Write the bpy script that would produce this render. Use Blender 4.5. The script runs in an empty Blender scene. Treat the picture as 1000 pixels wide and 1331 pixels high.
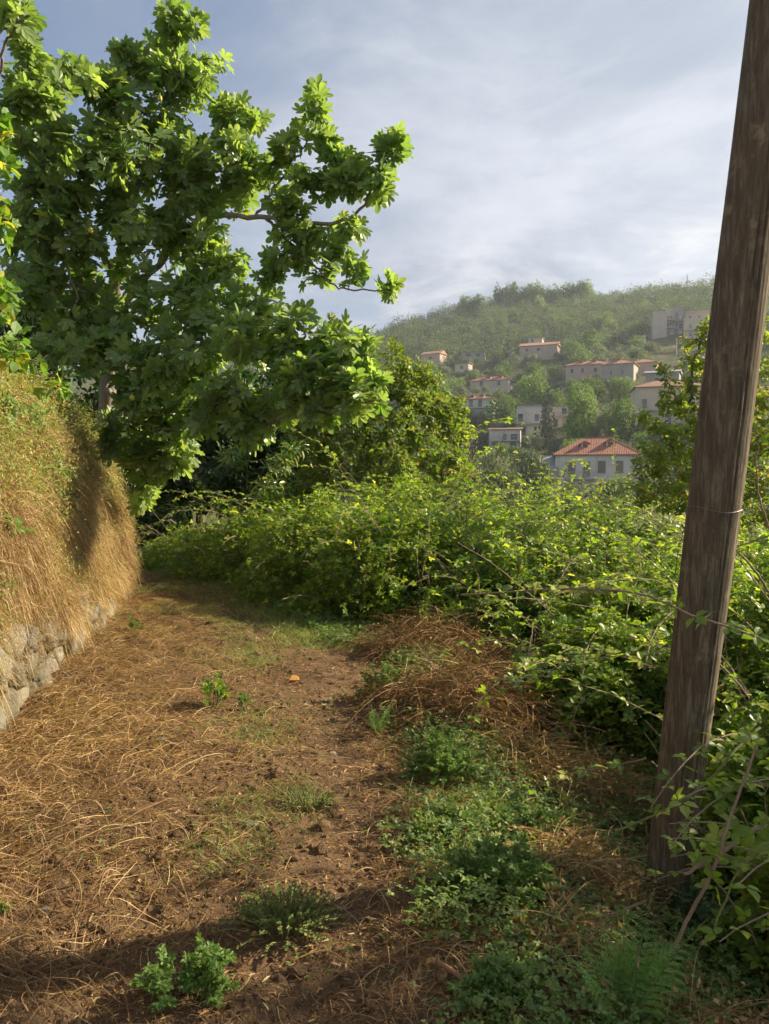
import bpy, math, random
import numpy as np
from math import radians, sin, cos, pi
rng = np.random.default_rng(11)
random.seed(5)
S = bpy.context.scene
COL = S.collection
# ------------------------------------------------------------------ camera
CAMH = 1.6
F = 961.0
PITCH = math.atan(45.5 / F)
cam = bpy.data.cameras.new('camera')
cam.sensor_fit = 'VERTICAL'; cam.sensor_height = 36; cam.sensor_width = 27
cam.lens = 26.0; cam.clip_start = 0.05; cam.clip_end = 6000
camo = bpy.data.objects.new('camera', cam); COL.objects.link(camo)
camo.location = (0, 0, CAMH); camo.rotation_euler = (pi / 2 - PITCH, 0, 0)
S.camera = camo
# ------------------------------------------------------------------ light
SUN_EL, SUN_AZ = radians(30), radians(76)          # azimuth to the right of the view direction (+Y)
sd = np.array([sin(SUN_AZ) * cos(SUN_EL), cos(SUN_AZ) * cos(SUN_EL), sin(SUN_EL)])
sun = bpy.data.lights.new('sun', 'SUN'); sun.energy = 5.0; sun.angle = radians(0.9)
sun.color = (1.0, 0.85, 0.62)
suno = bpy.data.objects.new('sun', sun); COL.objects.link(suno)
suno.rotation_euler = (pi / 2 - SUN_EL, 0, pi - SUN_AZ)
W = bpy.data.worlds.new('World'); S.world = W; W.use_nodes = True
nt = W.node_tree; nt.nodes.clear()
def wn(t, **k):
    n = nt.nodes.new(t)
    for a, b in k.items(): setattr(n, a, b)
    return n
sky = wn('ShaderNodeTexSky', sky_type='NISHITA', sun_disc=False, sun_elevation=SUN_EL, sun_rotation=SUN_AZ)
sky.air_density = 1.0; sky.dust_density = 1.5; sky.ozone_density = 2.0
def wmath(op, a, b=None):
    n = wn('ShaderNodeMath', operation=op)
    for i, v in enumerate((a, b)):
        if v is None: continue
        if isinstance(v, (int, float)): n.inputs[i].default_value = v
        else: nt.links.new(v, n.inputs[i])
    return n.outputs[0]
def wmix(fac, a, b):
    n = wn('ShaderNodeMix', data_type='RGBA')
    for i, v in ((0, fac), (6, a), (7, b)):
        if isinstance(v, (tuple, float)): n.inputs[i].default_value = v
        else: nt.links.new(v, n.inputs[i])
    return n.outputs[2]
tc = wn('ShaderNodeTexCoord')
sep = wn('ShaderNodeSeparateXYZ'); nt.links.new(tc.outputs['Generated'], sep.inputs[0])
zc = wmath('ADD', wmath('MAXIMUM', sep.outputs[2], 0.0), 0.16)       # flat cloud deck: divide by height
px_ = wmath('DIVIDE', sep.outputs[0], zc); py_ = wmath('DIVIDE', sep.outputs[1], zc)
cmb = wn('ShaderNodeCombineXYZ'); nt.links.new(px_, cmb.inputs[0]); nt.links.new(py_, cmb.inputs[1])
def wnoise(scale, detail, rough, off, dist=0.0):
    mp = wn('ShaderNodeMapping'); mp.inputs['Location'].default_value = off
    nt.links.new(cmb.outputs[0], mp.inputs[0])
    n = wn('ShaderNodeTexNoise'); n.inputs['Scale'].default_value = scale
    n.inputs['Detail'].default_value = detail; n.inputs['Roughness'].default_value = rough
    n.inputs['Distortion'].default_value = dist
    nt.links.new(mp.outputs[0], n.inputs[0]); return n.outputs[0]
def wramp(v, stops):
    r = wn('ShaderNodeValToRGB'); nt.links.new(v, r.inputs[0])
    e = r.color_ramp.elements
    while len(e) < len(stops): e.new(0.5)
    for el, (p, c) in zip(e, stops): el.position = p; el.color = (*c, 1) if len(c) == 3 else c
    return r.outputs[0]
n1 = wnoise(0.55, 7, 0.55, (3.1, 1.2, 0), 0.3)
n2 = wnoise(1.7, 8, 0.62, (7.7, 4.2, 0), 0.4)
side = wmath('MULTIPLY', sep.outputs[0], 0.22)
cov = wramp(wmath('ADD', side, wmath('ADD', wmath('MULTIPLY', n1, 0.7), wmath('MULTIPLY', n2, 0.3))), [(0.36, (0.12,) * 3), (0.52, (0.95,) * 3)])
cloudcol = wramp(wmath('ADD', wmath('MULTIPLY', n1, 0.6), wmath('MULTIPLY', n2, 0.4)), [(0.38, (0.31, 0.365, 0.45)), (0.49, (0.41, 0.46, 0.54)), (0.57, (0.62, 0.65, 0.71)), (0.68, (0.76, 0.77, 0.81))])
# side lit by the low sun: clouds get brighter towards the sun's side
dotn = wn('ShaderNodeVectorMath', operation='DOT_PRODUCT'); nt.links.new(tc.outputs['Generated'], dotn.inputs[0])
dotn.inputs[1].default_value = tuple(sd)
br = wramp(dotn.outputs['Value'], [(0.30, (0.80, 0.83, 0.90)), (0.9, (1.28, 1.27, 1.26))])
mul = wn('ShaderNodeMix', data_type='RGBA', blend_type='MULTIPLY'); mul.inputs[0].default_value = 1
nt.links.new(cloudcol, mul.inputs[6]); nt.links.new(br, mul.inputs[7])
n3 = wnoise(2.3, 9, 0.65, (1.7, 9.2, 0), 0.5)
low = wramp(sep.outputs[2], [(0.16, (1.0,) * 3), (0.42, (0.0,) * 3)])
puff = wmath('MULTIPLY', wramp(n3, [(0.50, (0.0,) * 3), (0.66, (1.0,) * 3)]), low)
wisp = wmath('MULTIPLY', puff, wramp(sep.outputs[0], [(0.0, (0.35,) * 3), (0.45, (1.0,) * 3)]))
lit = wmix(wisp, mul.outputs[2], (1.15, 1.08, 1.02, 1))
cov = wmath('MAXIMUM', cov, wmath('MULTIPLY', wisp, 0.9))
bg1 = wn('ShaderNodeBackground'); nt.links.new(sky.outputs[0], bg1.inputs[0]); bg1.inputs[1].default_value = 0.06
bg2 = wn('ShaderNodeBackground'); nt.links.new(lit, bg2.inputs[0]); bg2.inputs[1].default_value = 0.43
mx = wn('ShaderNodeMixShader'); nt.links.new(cov, mx.inputs[0]); nt.links.new(bg1.outputs[0], mx.inputs[1]); nt.links.new(bg2.outputs[0], mx.inputs[2])
wo = wn('ShaderNodeOutputWorld'); nt.links.new(mx.outputs[0], wo.inputs[0])
# ------------------------------------------------------------------ exposure and sampling
S.view_settings.view_transform = 'Standard'; S.view_settings.look = 'None'
S.view_settings.exposure = 1.38; S.view_settings.gamma = 1.0
S.render.engine = 'CYCLES'
c = S.cycles
c.max_bounces = 6; c.diffuse_bounces = 3; c.glossy_bounces = 2; c.transmission_bounces = 3
c.volume_bounces = 1; c.transparent_max_bounces = 4
c.use_denoising = True; c.use_adaptive_sampling = True; c.adaptive_threshold = 0.03
c.sample_clamp_indirect = 4

# ================================================================== helpers
def sstep(a, b, v):
    t = np.clip((np.asarray(v, float) - a) / (b - a), 0, 1); return t * t * (3 - 2 * t)
def nz(x, y, f=1.0, seed=0.0):
    x = np.asarray(x, float) * f + seed * 3.7; y = np.asarray(y, float) * f - seed * 2.3
    return (np.sin(x * 1.3 + 1.7 * np.sin(y * .9 + seed)) + np.sin(y * 1.7 + 1.3 * np.sin(x * 1.1 + 2.1))
            + .5 * np.sin(x * 3.1 + y * 2.3 + seed) + .5 * np.sin(y * 4.1 - x * 2.7) + .3 * np.sin(x * 7.3 - y * 5.9)) / 3.3
def P(px, py, d):
    """point seen at pixel (px, py) at distance Y = d in front of the camera"""
    a = (px - 500) / F; b = (665.5 - py) / F
    ry = cos(PITCH) + b * sin(PITCH); rz = -sin(PITCH) + b * cos(PITCH)
    k = d / ry
    return np.array([a * k, d, CAMH + rz * k])
def proj(p):
    x, y, z = p[0], p[1], p[2] - CAMH
    f = y * cos(PITCH) - z * sin(PITCH); u = y * sin(PITCH) + z * cos(PITCH)
    return 500 + F * x / f, 665.5 - F * u / f
def unit(v):
    v = np.asarray(v, float); return v / np.maximum(np.linalg.norm(v, axis=-1, keepdims=True), 1e-9)
RX = [-400, 0, 300, 480, 560, 610, 640, 700, 770, 785, 860, 930, 1000, 1400]
RYP = [480, 470, 452, 432, 406, 392, 386, 380, 380, 382, 371, 362, 358, 350]
def ridgeR(s): return 480 + 18 * np.sin(np.asarray(s) * .012)
def H(x, y):
    x = np.asarray(x, float); y = np.asarray(y, float)
    near = .035 * nz(x, y, 1.1, 1) + .015 * nz(x, y, 4.0, 2)
    right = -.30 * sstep(.35, 1.5, x) * sstep(14, 6, y) * sstep(-6, 0, y)
    far = -4 * sstep(13, 75, y) - 2 * sstep(8, 60, x) * (1 - sstep(13, 75, y))
    base = near * sstep(60, 15, np.abs(y)) + right + far + .5 * nz(x, y, .05, 4) * sstep(15, 60, y)
    yy = np.maximum(y, 60)
    s = 500 + F * x / yy
    R = ridgeR(s)
    zr = CAMH + (620 - np.interp(s, RX, RYP)) / F * R - 7
    p = np.interp(s, [450, 640, 700, 770, 900, 1000], [1.5, 1.5, 1.42, 1.27, 1.25, 1.08])
    t = np.clip((y - 95) / (R - 95), 0, 1)
    hill = (zr + 4) * t ** p - np.maximum(y - R, 0) * .12
    hill = hill + 1.2 * nz(x, y, .06, 3) * np.minimum(t * 6, 1)
    return base + np.where(y > 95, hill, 0)
def ground_at(px, py, y0=95, y1=520):
    """first terrain hit along the ray of a pixel"""
    for d in np.arange(y0, y1, .5):
        p = P(px, py, d)
        if p[2] <= H(p[0], p[1]): return p
    return P(px, py, y1)

def mesh_raw(name, V, faces, mat, origin=(0, 0, 0), tint=None, smooth=False):
    """faces: list of int arrays (m,k)"""
    V = np.asarray(V, np.float32) - np.asarray(origin, np.float32)
    me = bpy.data.meshes.new(name)
    faces = [np.asarray(f, np.int32) for f in faces if len(f)]
    nl = sum(f.size for f in faces); nf = sum(len(f) for f in faces)
    me.vertices.add(len(V)); me.vertices.foreach_set('co', V.ravel())
    me.loops.add(nl); me.loops.foreach_set('vertex_index', np.concatenate([f.ravel() for f in faces]))
    me.polygons.add(nf)
    tot = np.concatenate([np.full(len(f), f.shape[1], np.int32) for f in faces])
    st = np.zeros(nf, np.int32); st[1:] = np.cumsum(tot)[:-1]
    me.polygons.foreach_set('loop_start', st); me.polygons.foreach_set('loop_total', tot)
    me.polygons.foreach_set('use_smooth', np.full(nf, bool(smooth)))
    if tint is not None:
        a = me.attributes.new('tint', 'FLOAT_COLOR', 'POINT')
        c4 = np.ones((len(V), 4), np.float32); c4[:, :tint.shape[1]] = tint
        a.data.foreach_set('color', c4.ravel())
    me.update(calc_edges=True)
    if mat is not None:
        for m_ in (mat if isinstance(mat, (list, tuple)) else [mat]): me.materials.append(m_)
    return me
def link(name, me, parent=None, loc=(0, 0, 0)):
    o = bpy.data.objects.new(name, me); COL.objects.link(o)
    if parent is not None: o.parent = parent
    else: o.location = loc
    return o
def tag(o, label=None, cat=None, group=None, kind=None):
    if label: o['label'] = label
    if cat: o['category'] = cat
    if group: o['group'] = group
    if kind: o['kind'] = kind
    return o
def thing(name, label, cat, loc, group=None):
    o = bpy.data.objects.new(name, None); COL.objects.link(o); o.location = tuple(float(v) for v in loc)
    o.empty_display_size = .1
    return tag(o, label, cat, group)

class MB:
    """collects shapes into one mesh"""
    def __init__(s): s.V = []; s.Fs = {}; s.T = []; s.n = 0
    def add(s, V, faces, tint=None):
        V = np.asarray(V, float).reshape(-1, 3)
        for f in faces:
            f = np.asarray(f, np.int64)
            if f.size: s.Fs.setdefault(f.shape[1], []).append(f + s.n)
        s.V.append(V); s.n += len(V)
        if tint is None: tint = np.tile([.5, .5, .5], (len(V), 1))
        tint = np.asarray(tint, float)
        if tint.ndim == 1: tint = np.tile(tint, (len(V), 1))
        s.T.append(tint)
    def box(s, x0, x1, y0, y1, z0, z1, tint=None):
        v = [(x, y, z) for z in (z0, z1) for x, y in ((x0, y0), (x1, y0), (x1, y1), (x0, y1))]
        s.add(v, [[(0, 3, 2, 1), (4, 5, 6, 7), (0, 1, 5, 4), (1, 2, 6, 5), (2, 3, 7, 6), (3, 0, 4, 7)]], tint)
    def tube(s, pts, r, k=5, tint=None, cap=True):
        pts = np.asarray(pts, float); n = len(pts); r = np.broadcast_to(np.asarray(r, float), (n,))
        t = unit(np.gradient(pts, axis=0))
        ref = np.array([0, 0, 1.]) if abs(t[0][2]) < .9 else np.array([1., 0, 0])
        a = unit(np.cross(t, ref)); b = np.cross(t, a)
        th = np.linspace(0, 2 * pi, k, endpoint=False)
        V = (pts[:, None] + (a[:, None] * np.cos(th)[None, :, None] + b[:, None] * np.sin(th)[None, :, None]) * r[:, None, None]).reshape(-1, 3)
        i = np.arange(n - 1)[:, None] * k; j = np.arange(k)[None]
        j2 = (j + 1) % k
        f = np.stack([i + j, i + j2, i + k + j2, i + k + j], -1).reshape(-1, 4)
        fs = [f]
        if cap: fs.append(np.array([list(range(k))[::-1]])); fs.append(np.array([[(n - 1) * k + q for q in range(k)]]))
        s.add(V, fs, tint)
    def build(s, name, mat, parent=None, origin=(0, 0, 0), smooth=False, loc=None):
        V = np.concatenate(s.V); T = np.concatenate(s.T)
        me = mesh_raw(name, V, [np.concatenate(f) for f in s.Fs.values()], mat, origin, T, smooth)
        return link(name, me, parent, origin if loc is None else loc)

# ------------------------------------------------------------------ leaf templates (x across, y base->tip, z up)
def T_leaf(w=.30, droop=.12, fold=.06):
    V = [(0, 0, 0), (0, .4, -.01), (0, .75, -.04), (0, 1, -droop), (-w * .85, .3, fold), (-w * .8, .68, fold * .6), (w * .85, .3, fold), (w * .8, .68, fold * .6)]
    T = [(0, 1, 4), (1, 5, 4), (1, 2, 5), (2, 3, 5), (0, 6, 1), (1, 6, 7), (1, 7, 2), (2, 7, 3)]
    return np.array(V, float), np.array(T)
def T_small(w=.32, fold=.10):
    return np.array([(0, 0, 0), (w, .45, fold), (0, 1, -.06), (-w, .45, fold)], float), np.array([(0, 1, 2), (0, 2, 3)])
def rotz(V, a):
    c_, s_ = cos(a), sin(a); V = np.asarray(V)
    return np.stack([V[:, 0] * c_ - V[:, 1] * s_, V[:, 0] * s_ + V[:, 1] * c_, V[:, 2]], -1)
def T_join(parts):
    Vs, Ts, n = [], [], 0
    for V, T in parts: Vs.append(V); Ts.append(T + n); n += len(V)
    return np.concatenate(Vs), np.concatenate(Ts)
def T_tri():
    V, T = T_leaf(.33, .16, .07)
    V2, T2 = T_leaf(.34, .14, .07)
    o = np.array([0, .42, 0])
    return T_join([(V * .95 + o, T), (rotz(V2 * .80, 1.30) + o * .72 + [-.03, 0, .02], T2), (rotz(V2 * .80, -1.30) + o * .72 + [.03, 0, .02], T2)])
def T_five():
    V2, T2 = T_small(.33, .09); V, T = T_leaf(.30, .16, .07); o = np.array([0, .36, 0])
    return T_join([(V + o, T)] + [(rotz(V2 * q, a) + o * .8 + [-.05 * np.sign(a), 0, .015], T2) for a, q in ((1.1, .9), (-1.1, .9), (2.05, .65), (-2.05, .65))])
def T_fig(v=0):
    ang = [(-112, .36), (-98, .52), (-82, .56), (-68, .50), (-61, .38), (-56, .62), (-48, .80), (-38, .88), (-29, .80), (-23, .56), (-20, .50), (-18, .74), (-12, .94), (-5, 1.03), (0, 1.05)]
    pts = [(0.0, -.02)]
    full = ang + [(-a, r) for a, r in ang[-2::-1]]
    out = []
    for a, r in full:
        if v: r = r * (1 + .10 * sin(a * .13 + v)); a = a * (1 + .05 * sin(v + a))
        t = radians(a); out.append((sin(t) * r * .95, .18 + cos(t) * r * .80))
    V = [(0, .18, -.03)] + [(x, y, .10 * abs(x) - .22 * (x * x + (y - .18) ** 2) + .03 * sin(9 * x + v)) for x, y in [(0, 0)] + out]
    V = np.array(V, float); n = len(V) - 1
    T = [(0, 1 + (i + 1) % n, 1 + i) for i in range(n)]
    return V, np.array(T)
def T_grape():
    ang = [(-150, .45), (-120, .62), (-95, .6), (-80, .48), (-62, .78), (-45, .72), (-28, .6), (-12, .85), (0, 1)]
    full = ang + [(-a, r) for a, r in ang[-2::-1]]
    V = [(0, .35, 0)] + [(sin(radians(a)) * r * .65, .35 + cos(radians(a)) * r * .65, .08 * abs(sin(radians(a))) - .15 * r * r) for a, r in full]
    V = np.array(V, float); n = len(V) - 1
    return V, np.array([(0, 1 + (i + 1) % n, 1 + i) for i in range(n)])
TL, TS, TTRI, TFIVE, TFIG, TFIG2, TGRAPE = T_leaf(), T_small(), T_tri(), T_five(), T_fig(), T_fig(2.1), T_grape()
TLANCE = T_leaf(.13, .2, .03); TROUND = T_leaf(.42, .1, .06)

def frames(d, n):
    y = unit(d); z = unit(n - (n * y).sum(-1, keepdims=True) * y); x = np.cross(y, z)
    return np.stack([x, y, z], -1)          # columns
def leaves(tpl, pos, d, n, size, tint):
    V0, T0 = tpl; N = len(pos); M = len(V0)
    R = frames(d, n)
    V = np.einsum('nij,mj->nmi', R, V0) * np.asarray(size, float).reshape(-1, 1, 1) + np.asarray(pos)[:, None]
    Fc = (T0[None] + (np.arange(N) * M)[:, None, None]).reshape(-1, 3)
    return V.reshape(-1, 3), Fc, np.repeat(tint, M, axis=0)
class LV(MB):
    def put(s, tpl, pos, d, n, size, tint=None):
        if len(pos) == 0: return
        if tint is None: tint = rng.random((len(pos), 3))
        V, T, c_ = leaves(tpl, pos, d, n, size, tint); s.add(V, [T], c_)
    def strands(s, Pts, w, tint):
        """Pts (N,K,3) ribbons, w (N,) width"""
        N, K, _ = Pts.shape
        t = np.gradient(Pts, axis=1)
        side = unit(np.cross(t, rng.normal(size=(N, 1, 3))))
        prof = np.linspace(1, .35, K)[None, :, None]
        off = side * np.asarray(w).reshape(-1, 1, 1) * .5 * prof
        V = np.stack([Pts - off, Pts + off], 2).reshape(-1, 3)
        i = np.arange(K - 1) * 2
        q = np.stack([i, i + 1, i + 3, i + 2], -1)
        f = (q[None] + (np.arange(N) * K * 2)[:, None, None]).reshape(-1, 4)
        s.add(V, [f], np.repeat(tint, K * 2, axis=0))
def ico(sub=1):
    t = (1 + 5 ** .5) / 2
    V = [(-1, t, 0), (1, t, 0), (-1, -t, 0), (1, -t, 0), (0, -1, t), (0, 1, t), (0, -1, -t), (0, 1, -t), (t, 0, -1), (t, 0, 1), (-t, 0, -1), (-t, 0, 1)]
    Fc = [(0, 11, 5), (0, 5, 1), (0, 1, 7), (0, 7, 10), (0, 10, 11), (1, 5, 9), (5, 11, 4), (11, 10, 2), (10, 7, 6), (7, 1, 8), (3, 9, 4), (3, 4, 2), (3, 2, 6), (3, 6, 8), (3, 8, 9), (4, 9, 5), (2, 4, 11), (6, 2, 10), (8, 6, 7), (9, 8, 1)]
    V = [tuple(unit(v)) for v in V]
    for _ in range(sub):
        mid = {}; G = []
        def m(a, b):
            k = (min(a, b), max(a, b))
            if k not in mid: V.append(tuple(unit((np.array(V[a]) + V[b]) / 2))); mid[k] = len(V) - 1
            return mid[k]
        for a, b, c_ in Fc:
            x, y, z = m(a, b), m(b, c_), m(c_, a); G += [(a, x, z), (b, y, x), (c_, z, y), (x, y, z)]
        Fc = G
    return np.array(V), np.array(Fc)
ICO0, ICO1, ICO2, ICO3 = ico(0), ico(1), ico(2), ico(3)
def rock(sub, size, seed, rough=.25):
    V, Fc = (ICO0, ICO1, ICO2, ICO3)[sub]
    r = 1 + rough * nz(V[:, 0] * 1.3 + V[:, 2], V[:, 1] * 1.3 - V[:, 2] * .7, 1.2, seed) + (rough * .3 * nz(V[:, 0] * 6 + V[:, 2] * 4, V[:, 1] * 6 - V[:, 2] * 5, 1.5, seed + 8) if sub > 2 else 0) + rough * .35 * nz(V[:, 0] * 3 - V[:, 2] * 2, V[:, 1] * 3 + V[:, 2] * 3, 1.5, seed + 3)
    q = V * r[:, None]
    q = np.sign(q) * np.abs(q) ** .62
    return q * np.asarray(size, float), Fc

# ================================================================== materials
def mat(name):
    m = bpy.data.materials.new(name); m.use_nodes = True; m.node_tree.nodes.clear(); return m
class NB:
    def __init__(s, name): s.m = mat(name); s.t = s.m.node_tree
    def n(s, t, **k):
        x = s.t.nodes.new(t)
        for a, b in k.items(): setattr(x, a, b)
        return x
    def l(s, a, b): s.t.links.new(a, b)
    def setin(s, inp, v):
        if isinstance(v, (int, float)): inp.default_value = v
        elif isinstance(v, tuple): inp.default_value = (*v, 1) if len(v) == 3 and inp.type == 'RGBA' else v
        else: s.l(v, inp)
    def mix(s, f, a, b, blend='MIX'):
        x = s.n('ShaderNodeMix', data_type='RGBA', blend_type=blend)
        s.setin(x.inputs[0], f); s.setin(x.inputs[6], a); s.setin(x.inputs[7], b); return x.outputs[2]
    def math(s, op, a, b=0.0):
        x = s.n('ShaderNodeMath', operation=op); s.setin(x.inputs[0], a); s.setin(x.inputs[1], b); return x.outputs[0]
    def noise(s, scale, detail=4, rough=.6, vec=None, dist=0.0):
        x = s.n('ShaderNodeTexNoise'); x.inputs['Scale'].default_value = scale; x.inputs['Detail'].default_value = detail
        x.inputs['Roughness'].default_value = rough; x.inputs['Distortion'].default_value = dist
        if vec is not None: s.l(vec, x.inputs[0])
        return x.outputs[0]
    def ramp(s, v, stops):
        r = s.n('ShaderNodeValToRGB'); s.l(v, r.inputs[0]); e = r.color_ramp.elements
        while len(e) < len(stops): e.new(.5)
        for el, (p, c_) in zip(e, stops): el.position = p; el.color = (*c_, 1) if isinstance(c_, tuple) else (c_, c_, c_, 1)
        return r.outputs[0]
    def obj(s, scale=(1, 1, 1)):
        t = s.n('ShaderNodeTexCoord'); m_ = s.n('ShaderNodeMapping'); m_.inputs['Scale'].default_value = scale
        s.l(t.outputs['Object'], m_.inputs[0]); return m_.outputs[0]
    def bump(s, h, strength=.5, dist=.02):
        b = s.n('ShaderNodeBump'); b.inputs['Strength'].default_value = strength; b.inputs['Distance'].default_value = dist
        s.l(h, b.inputs['Height']); return b.outputs[0]
    def out(s, sh): o = s.n('ShaderNodeOutputMaterial'); s.l(sh, o.inputs[0]); return s.m
    def pbsdf(s, col, rough=.8, spec=.3, normal=None, metal=0.0):
        p = s.n('ShaderNodeBsdfPrincipled'); s.setin(p.inputs['Base Color'], col); s.setin(p.inputs['Roughness'], rough)
        s.setin(p.inputs['Specular IOR Level'], spec); p.inputs['Metallic'].default_value = metal
        if normal is not None: s.l(normal, p.inputs['Normal'])
        return p.outputs[0]
def tintsep(b):
    a = b.n('ShaderNodeAttribute', attribute_name='tint'); sp = b.n('ShaderNodeSeparateColor'); b.l(a.outputs['Color'], sp.inputs[0])
    return sp.outputs[0], sp.outputs[1], sp.outputs[2]
def leafmat(name, ca, cb, cy, yel=.9, trans=.35, rough=.45, tboost=1.7, spec=.4, rnd=False, patch=None):
    """tint.r mixes ca-cb, tint.g above `yel` turns the leaf to cy"""
    b = NB(name); r, g, _ = tintsep(b)
    if rnd: oi = b.n('ShaderNodeObjectInfo'); r = b.math('ADD', b.math('MULTIPLY', r, .45), b.math('MULTIPLY', oi.outputs['Random'], .65))
    col = b.mix(r, ca, cb)
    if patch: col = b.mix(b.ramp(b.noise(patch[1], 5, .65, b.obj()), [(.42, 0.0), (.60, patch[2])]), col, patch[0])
    y = b.ramp(g, [(max(yel - .06, 0), 0.0), (min(yel + .04, 1), 1.0)])
    col = b.mix(y, col, cy)
    p = b.pbsdf(col, rough, spec)
    tcol = b.mix(1.0, col, (tboost * 1.05, tboost * 1.1, tboost * .45), 'MULTIPLY')
    tr = b.n('ShaderNodeBsdfTranslucent'); b.l(tcol, tr.inputs[0])
    mxs = b.n('ShaderNodeMixShader'); mxs.inputs[0].default_value = trans
    b.l(p, mxs.inputs[1]); b.l(tr.outputs[0], mxs.inputs[2])
    return b.out(mxs.outputs[0])
M = {}
M['fig'] = leafmat('fig_leaf', (.10, .175, .048), (.25, .32, .135), (.30, .37, .09), .94, .48, .36, 1.85)
M['vine'] = leafmat('vine_leaf', (.08, .17, .03), (.16, .27, .05), (.38, .36, .05), .82, .42, .45)
M['hazel'] = leafmat('hazel_leaf', (.09, .155, .030), (.24, .30, .055), (.33, .22, .05), .95, .38, .5)
M['dark'] = leafmat('evergreen_leaf', (.025, .06, .018), (.05, .10, .03), (.10, .15, .04), .95, .25, .45)
M['plum'] = leafmat('plum_leaf', (.13, .19, .035), (.27, .31, .06), (.42, .28, .06), .93, .48, .5)
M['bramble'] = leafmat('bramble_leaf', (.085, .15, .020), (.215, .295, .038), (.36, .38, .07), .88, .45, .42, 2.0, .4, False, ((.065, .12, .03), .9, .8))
M['herb'] = leafmat('herb_leaf', (.07, .15, .03), (.16, .25, .05), (.20, .28, .05), .92, .38, .5)
M['grass'] = leafmat('grass_blade', (.08, .15, .035), (.19, .25, .07), (.35, .28, .10), .80, .35, .6)
M['bankherb'] = leafmat('bank_leaf', (.13, .20, .04), (.24, .29, .07), (.42, .32, .12), .82, .35, .6)
M['laurel'] = leafmat('laurel_leaf', (.06, .13, .03), (.16, .22, .06), (.32, .34, .10), .85, .30, .35)
M['fern'] = leafmat('fern_leaf', (.15, .28, .06), (.25, .38, .10), (.3, .36, .1), .95, .42, .5)
M['straw'] = leafmat('dry_grass', (.24, .14, .065), (.46, .30, .13), (.58, .43, .22), .85, .22, .7, 1.2, .2, False, ((.17, .10, .055), 1.1, .7))
M['hay'] = leafmat('hanging_dry_grass', (.24, .145, .072), (.52, .38, .19), (.64, .52, .30), .80, .28, .7, 1.2, .2, False, ((.19, .095, .045), 1.6, .85))
M['bracken'] = leafmat('dead_bracken', (.12, .065, .032), (.29, .165, .080), (.42, .28, .14), .88, .18, .75, 1.1, .2)
M['olive'] = leafmat('olive_leaf', (.065, .090, .048), (.20, .235, .135), (.20, .23, .13), .92, .2, .6, 1.5, .3, True)
M['broad'] = leafmat('broadleaf', (.042, .085, .022), (.16, .24, .055), (.18, .23, .05), .92, .28, .6, 1.7, .3, True)
M['conifer'] = leafmat('conifer_needles', (.025, .045, .028), (.045, .07, .04), (.07, .09, .04), .95, .12, .7)
M['pale'] = leafmat('pale_crown', (.12, .17, .07), (.19, .23, .10), (.24, .26, .12), .92, .28, .6)
M['wood'] = leafmat('forest_leaf', (.030, .055, .022), (.17, .22, .090), (.16, .18, .08), .93, .22, .7)
def m_bark(name, ca, cb, sc=12):
    b = NB(name); v = b.obj((1, 1, .35)); n_ = b.noise(sc, 6, .65, v)
    return b.out(b.pbsdf(b.mix(n_, ca, cb), .85, .2, b.bump(b.noise(sc * 3, 4, .6, v), .6, .01)))
M['figbark'] = m_bark('fig_bark', (.13, .11, .09), (.30, .26, .21))
M['bark'] = m_bark('brown_bark', (.07, .05, .035), (.20, .155, .11))
M['cane'] = m_bark('bramble_cane', (.17, .12, .085), (.34, .25, .18), 25)
M['greencane'] = m_bark('green_stem', (.12, .16, .05), (.22, .22, .09), 25)
b = NB('soil'); v = b.obj()
n_ = b.noise(1.3, 6, .6, v, .4); n2_ = b.noise(26, 6, .75, v); n3_ = b.noise(140, 3, .7, v)
c1 = b.ramp(n_, [(.3, (.085, .053, .032)), (.55, (.165, .105, .060)), (.75, (.24, .16, .09))])
c1 = b.mix(b.ramp(n2_, [(.35, 0.0), (.7, .7)]), c1, (.26, .165, .085))
c1 = b.mix(b.ramp(n3_, [(.45, 0.0), (.75, .6)]), c1, (.04, .026, .016))
hgt = b.math('ADD', n2_, b.math('MULTIPLY', n3_, .5))
M['soil'] = b.out(b.pbsdf(c1, .95, .1, b.bump(hgt, .9, .03)))
b = NB('terrain'); v = b.obj()
n_ = b.noise(.02, 6, .6, v); n2_ = b.noise(.35, 5, .6, v); n3_ = b.noise(20, 5, .7, v)
c1 = b.ramp(n_, [(.4, (.045, .065, .025)), (.6, (.10, .10, .045))])
c1 = b.mix(b.ramp(n2_, [(.45, 0.0), (.65, .8)]), c1, (.16, .12, .065))
c1 = b.mix(b.ramp(n3_, [(.4, 0.0), (.7, .5)]), c1, (.05, .04, .02))
M['terrain'] = b.out(b.pbsdf(c1, .95, .1, b.bump(n3_, .5, .03)))
b = NB('bank_earth'); v = b.obj()
n2_ = b.noise(9, 6, .7, v); c1 = b.ramp(n2_, [(.35, (.085, .055, .032)), (.6, (.19, .125, .065)), (.75, (.13, .12, .045))])
M['bank'] = b.out(b.pbsdf(c1, .95, .1, b.bump(b.noise(40, 5, .7, v), .9, .03)))
b = NB('limestone'); v = b.obj(); r, g, _ = tintsep(b)
c1 = b.ramp(b.noise(7, 7, .7, v), [(.3, (.13, .115, .085)), (.47, (.27, .24, .185)), (.64, (.45, .41, .33))])
c1 = b.mix(b.math('MULTIPLY', r, .7), c1, (.15, .12, .08)); c1 = b.mix(b.ramp(b.noise(3.5, 5, .7, v), [(.5, 0.0), (.66, .7)]), c1, (.10, .11, .045))
M['stone'] = b.out(b.pbsdf(c1, .9, .2, b.bump(b.noise(22, 7, .75, v), 1.0, .04)))
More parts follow.
